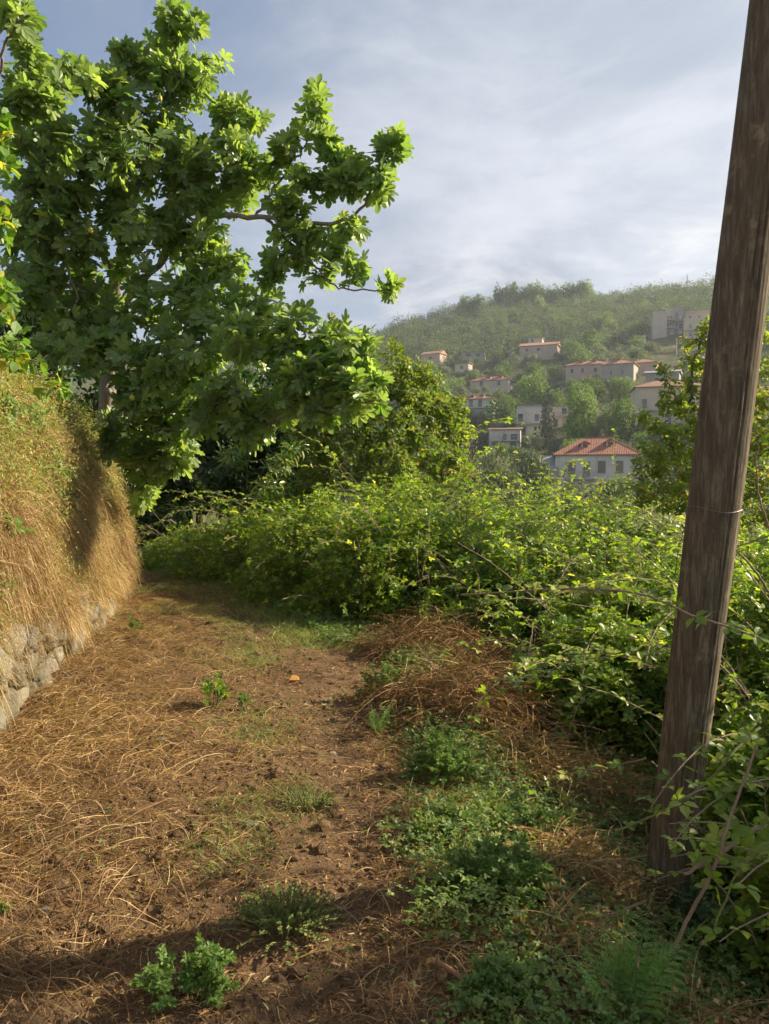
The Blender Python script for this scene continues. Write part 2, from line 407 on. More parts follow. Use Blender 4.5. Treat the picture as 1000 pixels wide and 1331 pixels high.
# ================================================================== setting
def polar_ground():
    r = np.concatenate([[0], np.geomspace(.4, 60, 120), np.geomspace(61.5, 640, 170), np.geomspace(660, 900, 6)])
    th = np.concatenate([np.linspace(-.75, .75, 300), np.linspace(.8, 2 * pi - .8, 80)])
    R_, T_ = np.meshgrid(r, th, indexing='ij')
    X = R_ * np.sin(T_); Y = R_ * np.cos(T_); Z = H(X, Y)
    nr, nth = R_.shape
    i = np.arange(nr - 1)[:, None]; j = np.arange(nth)[None]; j2 = (j + 1) % nth
    f = np.stack([i * nth + j, i * nth + j2, (i + 1) * nth + j2, (i + 1) * nth + j], -1).reshape(-1, 4)
    o = link('ground', mesh_raw('ground', np.stack([X, Y, Z], -1).reshape(-1, 3), [f], M['terrain'], smooth=True))
    tag(o, kind='structure')
polar_ground()
# path: a sheet of trodden soil lying on the ground
PC = np.array([(-1.0, -3, 2.3), (-1.0, 1.0, 2.2), (-1.05, 2.2, 2.2), (-1.15, 3.6, 2.25), (-1.25, 5.0, 2.15), (-1.55, 6.3, 1.95), (-1.95, 7.8, 1.75), (-2.55, 9.3, 1.6), (-3.3, 10.8, 1.6), (-4.6, 12.2, 1.7), (-6.5, 13.3, 1.9), (-10, 14.2, 2)])
def cr(Pk, n):
    Pk = np.asarray(Pk, float); t = np.linspace(0, len(Pk) - 1, n); i = np.clip(t.astype(int), 0, len(Pk) - 2); u = (t - i)[:, None]
    a = Pk[np.maximum(i - 1, 0)]; b_ = Pk[i]; c_ = Pk[i + 1]; d = Pk[np.minimum(i + 2, len(Pk) - 1)]
    return .5 * (2 * b_ + (c_ - a) * u + (2 * a - 5 * b_ + 4 * c_ - d) * u ** 2 + (3 * b_ - a - 3 * c_ + d) * u ** 3)
pc = cr(PC, 260)
tg = unit(np.gradient(pc[:, :2], axis=0)); nn_ = np.stack([tg[:, 1], -tg[:, 0]], -1)
ws = np.linspace(-1, 1, 90)
half = pc[:, 2] * .72 + .12 * nz(np.arange(260) * .1, 0, 1)
XY = pc[:, None, :2] + nn_[:, None] * (ws[None, :, None] * half[:, None, None])
def path_extra(x, y): return .022 * nz(x, y, 6, 5) + .014 * nz(x, y, 15, 6) + .02 * nz(x, y, 2.5, 9)
Z = H(XY[..., 0], XY[..., 1]) + .004 + np.maximum(.035 + path_extra(XY[..., 0], XY[..., 1]), 0) * (1 - np.abs(ws)[None] ** 6)
i = np.arange(259)[:, None]; j = np.arange(89)[None]
f = np.stack([i * 90 + j, i * 90 + j + 1, (i + 1) * 90 + j + 1, (i + 1) * 90 + j], -1).reshape(-1, 4)
o = link('path', mesh_raw('path', np.concatenate([XY, Z[..., None]], -1).reshape(-1, 3), [f], M['soil'], smooth=True)); tag(o, kind='structure')
def GZ(x, y):
    """height of the walkable surface (path included)"""
    x = np.asarray(x, float); y = np.asarray(y, float)
    cx = np.interp(y, PC[:, 1], PC[:, 0]); hw = np.interp(y, PC[:, 1], PC[:, 2]) * .72
    w_ = np.clip(np.abs(x - cx) / hw, 0, 1)
    return H(x, y) + np.maximum(.035 + path_extra(x, y), 0) * (1 - w_ ** 6)
# earth bank on the left, swept along the wall's foot
FT = np.array([(-1.9, -4), (-2.1, 0), (-2.3, 2.5), (-2.6, 4.9), (-3.05, 7.3), (-3.4, 9.0), (-3.72, 10.2), (-4.45, 11.1), (-5.8, 11.8), (-9, 12.6), (-20, 14)])
ft = cr(FT, 220); ftt = unit(np.gradient(ft, axis=0)); ftn = np.stack([ftt[:, 1], -ftt[:, 0]], -1)   # towards the path
PR = np.array([(-.05, -.1), (.02, .35), (.04, .8), (.07, 1.25), (.12, 1.7), (.22, 2.1), (.38, 2.45), (.7, 2.75), (1.4, 2.98), (3.5, 3.15), (9, 3.3)])
pr = cr(PR, 90)
hs = np.interp(ft[:, 1], [-4, 5, 7, 8.5, 10.2, 11.2, 14], [.95, .93, .92, .90, .82, .78, .7])
hs = hs + .04 * nz(np.arange(220) * .11, 1, 1)
BK = np.zeros((220, 90, 3))
bul = .05 * nz(np.arange(220)[:, None] * .33, pr[None, :, 1] * 3.1, 1.0, 8) + .15 * nz(np.arange(220)[:, None] * .12, pr[None, :, 1] * 1.4, 1.0, 3) + .03 * nz(np.arange(220)[:, None] * .5, pr[None, :, 1] * 5, 1.0, 4)
off = -pr[None, :, 0] * np.ones((220, 1)) + bul * np.clip(pr[None, :, 1] * 1.5, .1, 1)
BK[..., :2] = ft[:, None] + ftn[:, None] * off[..., None]
BK[..., 2] = pr[None, :, 1] * hs[:, None] + bul * .5
i = np.arange(219)[:, None]; j = np.arange(89)[None]
f = np.stack([i * 90 + j + 1, i * 90 + j, (i + 1) * 90 + j, (i + 1) * 90 + j + 1], -1).reshape(-1, 4)
o = link('earth_bank', mesh_raw('earth_bank', BK.reshape(-1, 3), [f], M['bank'], smooth=True)); tag(o, kind='structure')
du = np.gradient(BK, axis=0); dv = np.gradient(BK, axis=1); BN = unit(np.cross(du, dv))
BN = BN * np.sign((BN[..., :2] * ftn[:, None]).sum(-1, keepdims=True) + .2 * BN[..., 2:])
def bank(s, v):
    """s,v in grid units"""
    s = np.clip(s, 0, 218.99); v = np.clip(v, 0, 88.99); i = s.astype(int); j = v.astype(int); a = (s - i)[:, None]; b_ = (v - j)[:, None]
    def g(A): return (A[i, j] * (1 - a) + A[i + 1, j] * a) * (1 - b_) + (A[i, j + 1] * (1 - a) + A[i + 1, j + 1] * a) * b_
    return g(BK), unit(g(BN))
ft_y = ft[:, 1]
def s_of_y(y): return np.interp(y, ft_y[:160], np.arange(160))
def v_of_z(z): return np.interp(z, pr[:, 1], np.arange(90))
exec_parts = []
# ================================================================== hillside: houses
def m_plaster(name, ca, cb):
    b = NB(name); v = b.obj(); n_ = b.noise(.5, 6, .65, v); n2_ = b.noise(1.2, 5, .7, b.obj((3, 3, .4)))
    col = b.mix(b.ramp(n_, [(.35, 0.0), (.7, 1.0)]), ca, cb)
    col = b.mix(b.ramp(n2_, [(.55, 0.0), (.8, .5)]), col, (.16, .14, .12))
    return b.out(b.pbsdf(col, .9, .2, b.bump(b.noise(6, 4, .6, v), .3, .05)))
def m_tile(name, ca, cb, cc):
    b = NB(name); v = b.obj(); n_ = b.noise(.9, 6, .7, v); n2_ = b.noise(3.5, 4, .7, v)
    col = b.mix(b.ramp(n_, [(.35, 0.0), (.65, 1.0)]), ca, cb); col = b.mix(b.ramp(n2_, [(.5, 0.0), (.75, .8)]), col, cc)
    w_ = b.n('ShaderNodeTexWave', wave_type='BANDS', bands_direction='X'); b.l(v, w_.inputs[0]); w_.inputs['Scale'].default_value = 1.2
    w_.inputs['Distortion'].default_value = 1.0
    col = b.mix(b.math('MULTIPLY', w_.outputs[1], .35), col, cc)
    return b.out(b.pbsdf(col, .85, .2, b.bump(w_.outputs[1], .8, .06)))
M['white'] = m_plaster('white_plaster', (.62, .60, .55), (.50, .48, .43))
M['cream'] = m_plaster('cream_plaster', (.58, .50, .38), (.48, .41, .30))
M['grey'] = m_plaster('grey_plaster', (.36, .33, .28), (.27, .25, .22))
M['beige'] = m_plaster('beige_plaster', (.52, .44, .36), (.42, .36, .30))
M['pink'] = m_plaster('pink_plaster', (.48, .36, .29), (.40, .30, .25))
M['concrete'] = m_plaster('bare_concrete', (.30, .29, .27), (.22, .21, .20))
M['tile_red'] = m_tile('red_roof_tiles', (.30, .125, .085), (.23, .095, .065), (.36, .20, .14))
M['tile_orange'] = m_tile('orange_roof_tiles', (.40, .20, .13), (.31, .15, .10), (.32, .22, .16))
M['tile_brown'] = m_tile('brown_roof_tiles', (.28, .15, .10), (.22, .12, .08), (.32, .22, .16))
def simple(name, col, rough=.6, spec=.3, metal=0.0):
    b = NB(name); n_ = b.noise(3, 4, .6, b.obj()); c2 = tuple(x * .75 for x in col)
    return b.out(b.pbsdf(b.mix(n_, col, c2), rough, spec, None, metal))
M['glass'] = simple('window_glass', (.035, .04, .045), .15, .6)
M['shutter'] = simple('roller_shutter', (.22, .19, .15)); M['shutterg'] = simple('green_shutter', (.06, .09, .06))
M['frame'] = simple('pale_trim', (.5, .47, .42)); M['dframe'] = simple('dark_trim', (.10, .07, .05))
M['metal'] = simple('grey_metal', (.30, .30, .29), .5, .4, .6); M['rail'] = simple('balcony_rail', (.45, .43, .40))
HRECT = []
def roofmesh(kind, w, d, z, rh, ov=.45):
    m = MB(); x, y = w / 2 + ov, d / 2 + ov; t = .16
    if kind == 'flat':
        m.box(-x, x, -y, y, z, z + .25)
    elif kind == 'hip' or kind == 'gable':
        rx = max(w / 2 - (d / 2 if kind == 'hip' else -ov), .3)
        if kind == 'gable': rx = x
        V = [(-x, -y, z), (x, -y, z), (x, y, z), (-x, y, z), (-x, -y, z + t), (x, -y, z + t), (x, y, z + t), (-x, y, z + t), (-rx, 0, z + rh), (rx, 0, z + rh)]
        m.add(V, [[(0, 3, 2, 1), (0, 1, 5, 4), (1, 2, 6, 5), (2, 3, 7, 6), (3, 0, 4, 7), (4, 5, 9, 8), (6, 7, 8, 9)], [(5, 6, 9), (7, 4, 8)]])
        if kind == 'hip':   # ridge and hip cap tiles
            m.tube([(-rx, 0, z + rh + .03), (rx, 0, z + rh + .03)], .12, 6)
            for a, b_ in (((-x, -y), -rx), ((x, -y), rx), ((x, y), rx), ((-x, y), -rx)):
                m.tube([(a[0], a[1], z + t), (b_, 0, z + rh + .02)], .09, 5)
    elif kind == 'shed':
        V = [(-x, -y, z), (x, -y, z), (x, y, z + rh), (-x, y, z + rh), (-x, -y, z + t), (x, -y, z + t), (x, y, z + rh + t), (-x, y, z + rh + t)]
        m.add(V, [[(0, 3, 2, 1), (4, 5, 6, 7), (0, 1, 5, 4), (1, 2, 6, 5), (2, 3, 7, 6), (3, 0, 4, 7)]])
    return m
def house(name, label, cat, px, pyb, pye, wpx, dep, rh, roof='hip', rot=-18, wallm='white', roofm='tile_red', wins=(), sidewins=(), dorm=(), chim=(), balc=(), annex=(), Y=None, group=None, posts=()):
    g = ground_at(px, pyb) if Y is None else P(px, pyb, Y)
    Yd = g[1]; a = radians(rot)
    w = wpx / F * Yd / cos(a) * .96; h = (pyb - pye) / F * Yd
    root = thing(name, label, cat, g, group); root.rotation_euler = (0, 0, a)
    HRECT.append((px - wpx / 2 - 2, px + wpx / 2 + 3, pye - rh / Yd * F - 1, pyb - (pyb - pye) * .5, Yd, g, w, name, label))
    m = MB(); m.box(-w / 2, w / 2, -dep / 2, dep / 2, -4, h)
    wl = m.build('wall', M[wallm], root, loc=(0, 0, 0))
    for (x0, x1, y0, y1, z0, z1) in annex:
        m = MB(); m.box(x0 * w, x1 * w, -dep / 2 + y0, -dep / 2 + y1, z0, z1); m.build('wing', M[wallm], root)
    rf = roofmesh(roof, w, dep, h + .003, rh).build('roof', M[roofm], root)
    for (u, v, s) in dorm:                      # little gabled dormers on the front slope
        x = (u - .5) * w; yb = -dep / 2 * (1 - v) - .2; zb = h + rh * v
        m = MB(); m.box(x - s, x + s, yb, yb + s * 2.6, zb - .3, zb + s * 1.1); dm = m.build('dormer', M[wallm], rf)
        m = MB(); m.add([(x - s * 1.5, yb - .3, zb + s * 1.05), (x + s * 1.5, yb - .3, zb + s * 1.05), (x + s * 1.5, yb + s * 3, zb + s * 1.05), (x - s * 1.5, yb + s * 3, zb + s * 1.05), (x, yb - .3, zb + s * 1.9), (x, yb + s * 3, zb + s * 1.9)],
                        [[(0, 3, 2, 1), (0, 4, 5, 3), (1, 2, 5, 4)], [(0, 1, 4), (2, 3, 5)]])
        m.box(x - s * .6, x + s * .6, yb - .02, yb, zb + .1, zb + s * .95)
        m.build('dormer_roof', M[roofm], rf)
    for (u, v, hh) in chim:
        m = MB(); x, y = (u - .5) * w, (v - .5) * dep; m.box(x - .22, x + .22, y - .22, y + .22, h, h + hh); m.box(x - .3, x + .3, y - .3, y + .3, h + hh, h + hh + .12)
        m.box(x - .1, x + .1, y - .1, y + .1, h + hh + .12, h + hh + .35); m.build('chimney', M['concrete'], rf)
    def win(x0, x1, z0, z1, face, kind):
        m = MB(); p = MB(); y = -dep / 2
        if face == 0:
            for bx in ((x0 - .07, x0, z0, z1), (x1, x1 + .07, z0, z1), (x0 - .12, x1 + .12, z0 - .09, z0 - .003), (x0 - .07, x1 + .07, z1 + .003, z1 + .07)):
                m.box(bx[0], bx[1], y - .08, y + .02, bx[2], bx[3])
            p.box(x0 + .002, x1 - .002, y - .02, y + .01, z0, z1)
        else:
            X = w / 2
            for bx in ((x0 - .07, x0, z0, z1), (x1, x1 + .07, z0, z1), (x0 - .12, x1 + .12, z0 - .09, z0 - .003), (x0 - .07, x1 + .07, z1 + .003, z1 + .07)):
                m.box(X - .02, X + .08, bx[0], bx[1], bx[2], bx[3])
            p.box(X - .01, X + .02, x0 + .002, x1 - .002, z0, z1)
        wo_ = m.build('door' if kind == 'd' else 'window', M['frame'], root)
        p.build('pane', M['glass'] if kind in 'wd' else M['shutter'], wo_)
        if kind == 'h' and face == 0:
            q = MB(); q.box(x0 + .01, x1 - .01, y - .05, y - .022, z0 + (z1 - z0) * .45, z1 - .01); q.build('roller_shutter', M['shutter'], wo_)
    for (u, z0, ww, hh, k) in wins:
        x = (u - .5) * w; win(x - ww / 2, x + ww / 2, z0, z0 + hh, 0, k)
    for (u, z0, ww, hh, k) in sidewins:
        y = (u - .5) * dep; win(y - ww / 2, y + ww / 2, z0, z0 + hh, 1, k)
    for (u0, u1, z0, depth) in balc:
        x0, x1 = (u0 - .5) * w, (u1 - .5) * w; y = -dep / 2
        m = MB(); m.box(x0, x1, y - depth, y - .003, z0 - .2, z0); bo = m.build('balcony', M['frame'], root)
        m = MB(); m.box(x0, x1, y - depth, y - depth + .06, z0 + .95, z0 + 1.02)
        for x in np.arange(x0 + .05, x1, .3): m.box(x, x + .05, y - depth + .01, y - depth + .05, z0 + .002, z0 + .947)
        m.build('railing', M['rail'], bo)
    for (u, z0, z1, depth) in posts:
        x = (u - .5) * w; m = MB(); m.box(x - .12, x + .12, -dep / 2 - depth, -dep / 2 - depth + .24, z0, z1); m.build('post', M['frame'], root)
    return root
house('red_roof_house', 'nearest house, red hipped roof with two dormers over a pale facade', 'house', 774, 634, 593, 102, 9, 3.0, 'hip', -14, 'white', 'tile_red',
      wins=((.2, 1.9, 1.1, 2.3, 'h'), (.38, 1.9, 1.0, 2.3, 'h'), (.56, 2.4, 1.15, 1.9, 'h'), (.77, 2.4, 1.1, 1.9, 'h'), (.15, -1.6, 1.2, 1.6, 'w'), (.6, -1.6, 1.2, 1.6, 'w')),
      sidewins=((.5, 2.2, 1, 1.5, 'w'),), dorm=((.36, .42, .62), (.67, .5, .66)), chim=((.06, .6, 1.6), (.93, .72, 2.2), (.3, .8, 2.5)),
      balc=((.12, .5, 1.6, 1.3),), posts=((.5, -3.5, 5.0, 1.3), (.13, -3.5, 5.0, 1.3)), Y=122)
# small white outbuilding left of it
house('outbuilding', 'small white outbuilding with a sloping top beside the nearest red roof', 'outbuilding', 713, 634, 612, 17, 5, 2.4, 'shed', -14, 'white', 'concrete', wins=((.7, .4, .8, 1.6, 'w'),), Y=121)
hw = house('terraced_house', 'white flat roofed house stepping down in three terraces', 'house', 688, 585, 530, 32, 9, .5, 'flat', -12, 'white', 'concrete',
      wins=((.3, 3.6, .9, 2, 'w'), (.75, 3.6, .6, 2, 'w'), (.2, .5, 1.2, 2.1, 'w'), (.75, .5, 2.0, 2.1, 'w'), (.15, 7, 1.2, 1.8, 'w'), (.8, 7, 1.0, 1.6, 'h')), balc=((-.05, .95, 3.2, 1.4), (-.05, .95, 6.4, 1.4)),
      Y=188)
house('veranda_house', 'low white house with a brown veranda below the terraced one', 'house', 657, 588, 560, 40, 7, .9, 'shed', -12, 'white', 'tile_brown',
      wins=((.2, .3, 1.6, 2.4, 'd'), (.5, 2.6, .8, 1.6, 'h'), (.75, .2, 1.5, 2.2, 'w'), (.8, 2.9, 1.6, 1.3, 'w')), balc=((0, 1, 2.7, 1.2),), posts=((.02, -2, 5.2, 1.2), (.35, -2, 5.2, 1.2)), Y=180)
house('cream_house', 'cream house half hidden by the tall dark conifer', 'house', 729, 572, 531, 36, 8, .5, 'flat', -12, 'cream', 'concrete',
      wins=((.3, 3.2, 1, 2, 'w'), (.75, 3.2, 1.0, 1.9, 'w'), (.6, 6.6, 1.2, 1.4, 'w')), balc=((0, 1.0, 6.0, 1.0),), Y=196)
house('villa', 'white villa with a flat pitched orange roof above the veranda house', 'villa', 625, 541, 521, 38, 9, 1.5, 'hip', -22, 'white', 'tile_red',
      wins=((.3, 2.6, 1.2, 2, 'h'), (.6, 2.6, 1.2, 2, 'w'), (.3, -.6, 1.6, 2, 'w')), sidewins=((.5, 2.6, 1, 1.6, 'w'),), dorm=((.3, .4, .6), (.62, .45, .6)), chim=((.55, .5, 1.9),), balc=((.0, .9, 2.2, 1.3),), Y=232)
house('farmhouse', 'wide low farmhouse with a red roof and two big dormers', 'farmhouse', 640, 505, 497, 48, 10, 2.2, 'hip', -22, 'beige', 'tile_red', wins=((.75, .5, 1.2, 1.6, 'w'), (.3, .5, 1.2, 1.6, 'w')),
      sidewins=((.5, .6, 1.2, 1.4, 'w'),), dorm=((.45, .45, .9), (.75, .45, .9)), Y=285)
house('tower_house', 'small square ochre house under a thin flat overhanging roof', 'house', 603, 484, 474, 17, 6, .4, 'flat', -25, 'cream', 'tile_brown', wins=((.5, 1.2, 1.4, 1.2, 'w'),), Y=330)
house('orange_cottage', 'smallest orange roofed cottage high on the slope', 'cottage', 564, 470, 462, 24, 7, 1.9, 'gable', -30, 'pink', 'tile_orange', wins=((.5, .5, 1.2, 1.4, 'w'),), Y=350)
house('long_shed', 'long low shed with a pale flat roof among olive trees', 'shed', 616, 466, 459, 30, 6, .4, 'flat', -12, 'grey', 'concrete', wins=((.3, .4, 2, 1.5, 'w'), (.7, .4, 2, 1.5, 'w')), Y=352)
house('broad_roof_house', 'broad house with a faded orange roof below the woods', 'house', 702, 461, 452, 46, 11, 2.2, 'gable', -20, 'pink', 'tile_orange', wins=((.2, .8, 1.3, 1.3, 'w'), (.5, .8, 1.3, 1.3, 'w')), Y=335)
house('hilltop_block', 'small pale block rising behind the faded orange roof', 'building', 697, 448, 441, 17, 6, .4, 'flat', -20, 'beige', 'concrete', wins=((.3, .8, 1.3, 1.2, 'w'),), Y=352)
house('ochre_house', 'ochre walled house with an orange roof and two square dormers', 'house', 766, 492, 477, 50, 10, 2.1, 'hip', -25, 'pink', 'tile_orange', wins=((.15, 1.5, 1.0, 1.4, 'w'), (.4, 1.5, 1.0, 1.4, 'w'), (.7, 1.5, 1.0, 1.4, 'w')),
      sidewins=((.4, 1.5, 1, 1.3, 'w'),), dorm=((.35, .4, .8), (.65, .45, .8)), chim=((.92, .5, 2.6),), Y=262)
house('grey_house', 'grey walled house with an orange hipped roof and two tall windows', 'house', 806, 496, 476, 36, 9, 2.1, 'hip', -28, 'grey', 'tile_orange', wins=((.3, 1.5, .9, 1.7, 'h'), (.65, 1.5, .9, 1.7, 'h')),
      dorm=((.4, .4, .8),), Y=246)
house('square_house', 'square house with a pyramid orange roof next to the grey one', 'house', 838, 492, 474, 29, 8, 1.8, 'hip', -28, 'pink', 'tile_orange', wins=((.3, .8, 1.6, 1.0, 'w'),), sidewins=((.5, 1.2, 1, 1.3, 'w'),), Y=254)
house('gabled_house', 'grey house with a plain shallow grey gable', 'house', 862, 506, 487, 38, 8, 1.2, 'gable', -25, 'grey', 'concrete', wins=((.35, 1.2, 1.4, 1.7, 'w'),), sidewins=((.5, 1, 1.2, 1.5, 'w'),), Y=222)
house('balcony_house', 'cream house with brown tiles and balconies behind the yellow green tree', 'house', 868, 562, 507, 88, 10, 2.0, 'hip', -12, 'cream', 'tile_brown',
      wins=((.12, 5.0, .9, 2, 'h'), (.42, 5.0, 1.1, 2, 'h'), (.7, 5.0, 1.1, 2, 'w'), (.12, 1.6, 1, 2, 'w'), (.45, 1.6, 1.2, 2, 'w'), (.75, 1.6, 1.2, 2, 'w')), balc=((0, .3, 4.6, 1.3), (0, .3, 1.2, 1.3), (.35, .8, 1.2, 1.3)),
      posts=((.01, -3, 8.6, 1.3),), Y=166)
house('ruined_house', 'roofless grey ruin with a broken arch above the square house', 'ruin', 868, 482, 470, 34, 8, .8, 'shed', -10, 'concrete', 'concrete', wins=((.3, .4, 2.4, 2.0, 'w'), (.7, .6, 1.0, 1.4, 'w')), Y=285)
house('brown_roof_house', 'brown roofed house glimpsed past the bare timber pole', 'house', 985, 540, 515, 110, 9, 2.0, 'hip', -10, 'cream', 'tile_brown', wins=((.3, 1.5, 1.2, 1.5, 'w'), (.7, 1.5, 1.2, 1.5, 'w')), Y=150)
# apartment blocks
def blocks(name, label, px, pyb, Y, rot, boxes, wins, slabs=()):
    g = P(px, pyb, Y); k = Y / F
    root = thing(name, label, 'apartment building', g); root.rotation_euler = (0, 0, radians(rot))
    x0 = min(b_[0] for b_ in boxes); x1 = max(b_[1] for b_ in boxes); top = max(b_[4] for b_ in boxes)
    HRECT.append((px + x0 - 3, px + x1 + 2, pyb - top - 2, pyb - 6, Y, g, (x1 - x0) * k, name, label))
    for (a, b_, y0, y1, h, m_) in boxes:
        m = MB(); m.box(a * k, b_ * k, y0, y1, -6, h * k); w_ = m.build('wall', M[m_], root)
        m = MB(); m.box(a * k - .15, b_ * k + .15, y0 - .15, y1 + .15, h * k + .003, h * k + .5); m.build('parapet', M[m_], w_)
    for (a, b_, y, z0, z1, kind) in wins:
        m = MB(); m.box(a * k - .06, b_ * k + .06, y - .06, y + .02, z0 * k - .08, z1 * k + .06); f_ = m.build('window', M['frame'] if kind != 's' else M['white'], root)
        if kind != 's': m = MB(); m.box(a * k, b_ * k, y - .075, y - .06, z0 * k, z1 * k); m.build('pane', M['glass'] if kind == 'w' else M['shutter'], f_)
    for (a, b_, y0, y1, z) in slabs:
        m = MB(); m.box(a * k, b_ * k, y0, y1, z * k, z * k + .25); s_ = m.build('balcony', M['beige'], root)
        m = MB(); m.box(a * k, b_ * k, y0, y0 + .08, z * k + 1.1, z * k + 1.2)
        for x in np.arange(a * k + .1, b_ * k, .5): m.box(x, x + .07, y0 + .01, y0 + .06, z * k + .253, z * k + 1.097)
        m.build('railing', M['rail'], s_)
blocks('apartment_block', 'tall beige apartment block with a blank wall and stacked balconies', 867, 448, 330, -14,
       [(-19, -2, -4, 8, 39, 'beige'), (-2, 9, 0, 9, 44, 'beige'), (9, 18, -1, 9, 46, 'concrete'), (-6, -2.1, 5, 9, 42, 'beige')],
       [(0, 2, 0, 33, 36, 'w'), (3.5, 5.5, 0, 33, 36, 'w'), (0, 2, 0, 23, 27, 'w'), (3, 5, 0, 24, 28, 'w'), (6, 8, 0, 23, 28, 'h'), (0, 3.5, 0, 12, 18, 'w'), (4, 7.5, -.6, 10, 19, 's'), (0, 6, 0, 2, 7, 'w'),
        (10, 12, -1, 36, 39, 'w'), (14, 17, -1, 31, 35, 's'), (10, 12, -1, 22, 26, 'w'), (14, 17, -1, 20, 25, 'w'), (13, 17, -1.5, 8, 18, 's'), (10, 12, -1, 10, 14, 'w')],
       [(-2, 9, -1.6, -.003, 20), (-2, 9, -1.6, -.003, 9), (-2, 9, -1.6, -.003, 30), (9.2, 18, -2.4, -1.003, 28), (9.2, 18, -2.4, -1.003, 18)])
blocks('stepped_apartments', 'salmon apartment block with a lower orange roofed wing against the pole', 905, 446, 318, -16,
       [(-13, 15, 0, 9, 40, 'pink'), (-16, 22, -4, -.003, 28, 'cream')],
       [(-10, -7, -4, 17, 21, 'h'), (-1, 2, -4, 17, 21, 'w'), (8, 11, -4, 17, 21, 'w'), (-10, -7, -4, 7, 11, 'w'), (0, 3, -4, 7, 11, 'w'), (-9, -7, 0, 32, 35, 'w'), (2, 4, 0, 32, 35, 'w')],
       [(-15, 20, -5.4, -4.003, 14)])
# poles on the slope
def far_pole(px, py, Y, h, label):
    g = P(px, py, Y); g[2] = H(g[0], g[1]); root = thing('utility_pole', label, 'utility pole', g)
    hh = (py - h) / F * Y * 1.0
    m = MB(); m.tube([(0, 0, -.5), (0, 0, hh)], [.22, .14], 7); m.build('post', M['frame'], root)
    m = MB(); m.box(-.9, .9, -.06, .06, hh - .8, hh - .65); m.build('crossarm', M['metal'], root)
for a in ((746, 480, 270, 462, 'pale pole beside the ochre walled house'), (838, 466, 300, 444, 'pale pole on the slope below the blank apartment wall'), (829, 470, 262, 452, 'pale pole behind the roof of the grey house'),
          (879, 478, 275, 450, 'pale pole standing by the roofless ruin')): far_pole(*a)

# ================================================================== hillside: trees
def crown_mesh(kind, seed, n, leaf):
    r_ = np.random.default_rng(seed); lv = LV()
    lobes = []
    if kind in ('olive', 'broad', 'pale'):
        k = {'olive': 16, 'broad': 20, 'pale': 14}[kind]; sq = {'olive': .75, 'broad': 1.05, 'pale': 1.4}[kind]
        for q in range(k):
            a = r_.uniform(0, 2 * pi); e = r_.uniform(-.25, 1); rr = .62 * math.sqrt(max(1 - e * e * .8, .1)) * r_.uniform(.7, 1.15)
            lobes.append(((cos(a) * rr, sin(a) * rr, sq * (.75 + .75 * e)), r_.uniform(.28, .46)))
        lobes.append(((0, 0, sq * .9), .6))
        top = sq * 1.9
    elif kind == 'conifer':
        for q in range(26):
            t = q / 26; a = q * 2.4; rr = (1 - t) * .62
            lobes.append(((cos(a) * rr, sin(a) * rr, .3 + t * 3.3), .40 * (1 - t * .75)))
        top = 3.8
    elif kind == 'poplar':
        for q in range(12):
            t = q / 12; a = q * 2.4; lobes.append(((cos(a) * .22, sin(a) * .22, .4 + t * 3.2), .42 * (1 - .5 * t)))
        top = 4
    L = np.array([l[0] for l in lobes]); Rr = np.array([l[1] for l in lobes])
    w = Rr ** 2; idx = r_.choice(len(L), n, p=w / w.sum())
    u = unit(r_.normal(size=(n, 3))); rad = Rr[idx] * (1 - np.abs(r_.normal(0, .16, n)) + .18 * (r_.random(n) > .9))
    pos = L[idx] + u * rad[:, None]
    if kind == 'conifer': u[:, 2] -= .5
    d = unit(r_.normal(size=(n, 3)) + np.array([0, 0, -.2])); nrm = unit(u + .5 * r_.normal(size=(n, 3)) + np.array([0, 0, .35]))
    tint = r_.random((n, 3)); tint[:, 0] = np.clip(tint[:, 0] * .7 + .5 * (r_.random(len(L))[idx] - .2), 0, 1)
    lv.put(TS, pos, d, nrm, leaf * r_.uniform(.7, 1.4, n), tint)
    return lv, top, L
def hill_proto(kind, seed, n, leaf, leafm):
    lv, top, L = crown_mesh(kind, seed, n, leaf)
    cr_me = mesh_raw('crown', np.concatenate(lv.V), [np.concatenate(f) for f in lv.Fs.values()], leafm, tint=np.concatenate(lv.T))
    tr = MB(); tr.tube([(0, 0, -.6), (.03, 0, .2), (0, .02, top * .45)], [.10, .075, .03], 7, cap=False)
    for q in range(5):
        e = L[(q * 3) % len(L)]; tr.tube([(0, 0, .25 + .05 * q), e * .5 + np.array([0, 0, .1]), e], [.05, .035, .012], 5, cap=False)
    trV = np.concatenate(tr.V); trF = np.concatenate(tr.Fs[4])
    tr_me = mesh_raw('trunk', trV, [trF], M['bark'], tint=np.concatenate(tr.T))
    V = np.concatenate(lv.V + [trV]); n0 = len(V) - len(trV)
    one = mesh_raw('tree', V, [np.concatenate(lv.Fs[3]), trF + n0], [leafm, M['bark']], tint=np.concatenate(lv.T + tr.T))
    mi = np.zeros(len(one.polygons), np.int32); mi[len(one.polygons) - len(trF):] = 1
    one.polygons.foreach_set('material_index', mi)
    return cr_me, tr_me, one, top
PROTO = {}
for kd, mt in (('olive', 'olive'), ('broad', 'broad'), ('pale', 'pale'), ('conifer', 'conifer'), ('poplar', 'pale')):
    PROTO[kd] = [hill_proto(kd, 10 * k + len(kd), 2300, .11 if kd != 'olive' else .10, M[mt]) for k in range(3)]
    PROTO[kd + 'F'] = [hill_proto(kd, 50 * k + len(kd), 700, .17, M[mt]) for k in range(3)]
TREES = []
NAMES = {'olive': 'olive_tree', 'broad': 'broadleaf_tree', 'pale': 'pale_tree', 'conifer': 'conifer_tree', 'poplar': 'poplar_tree'}
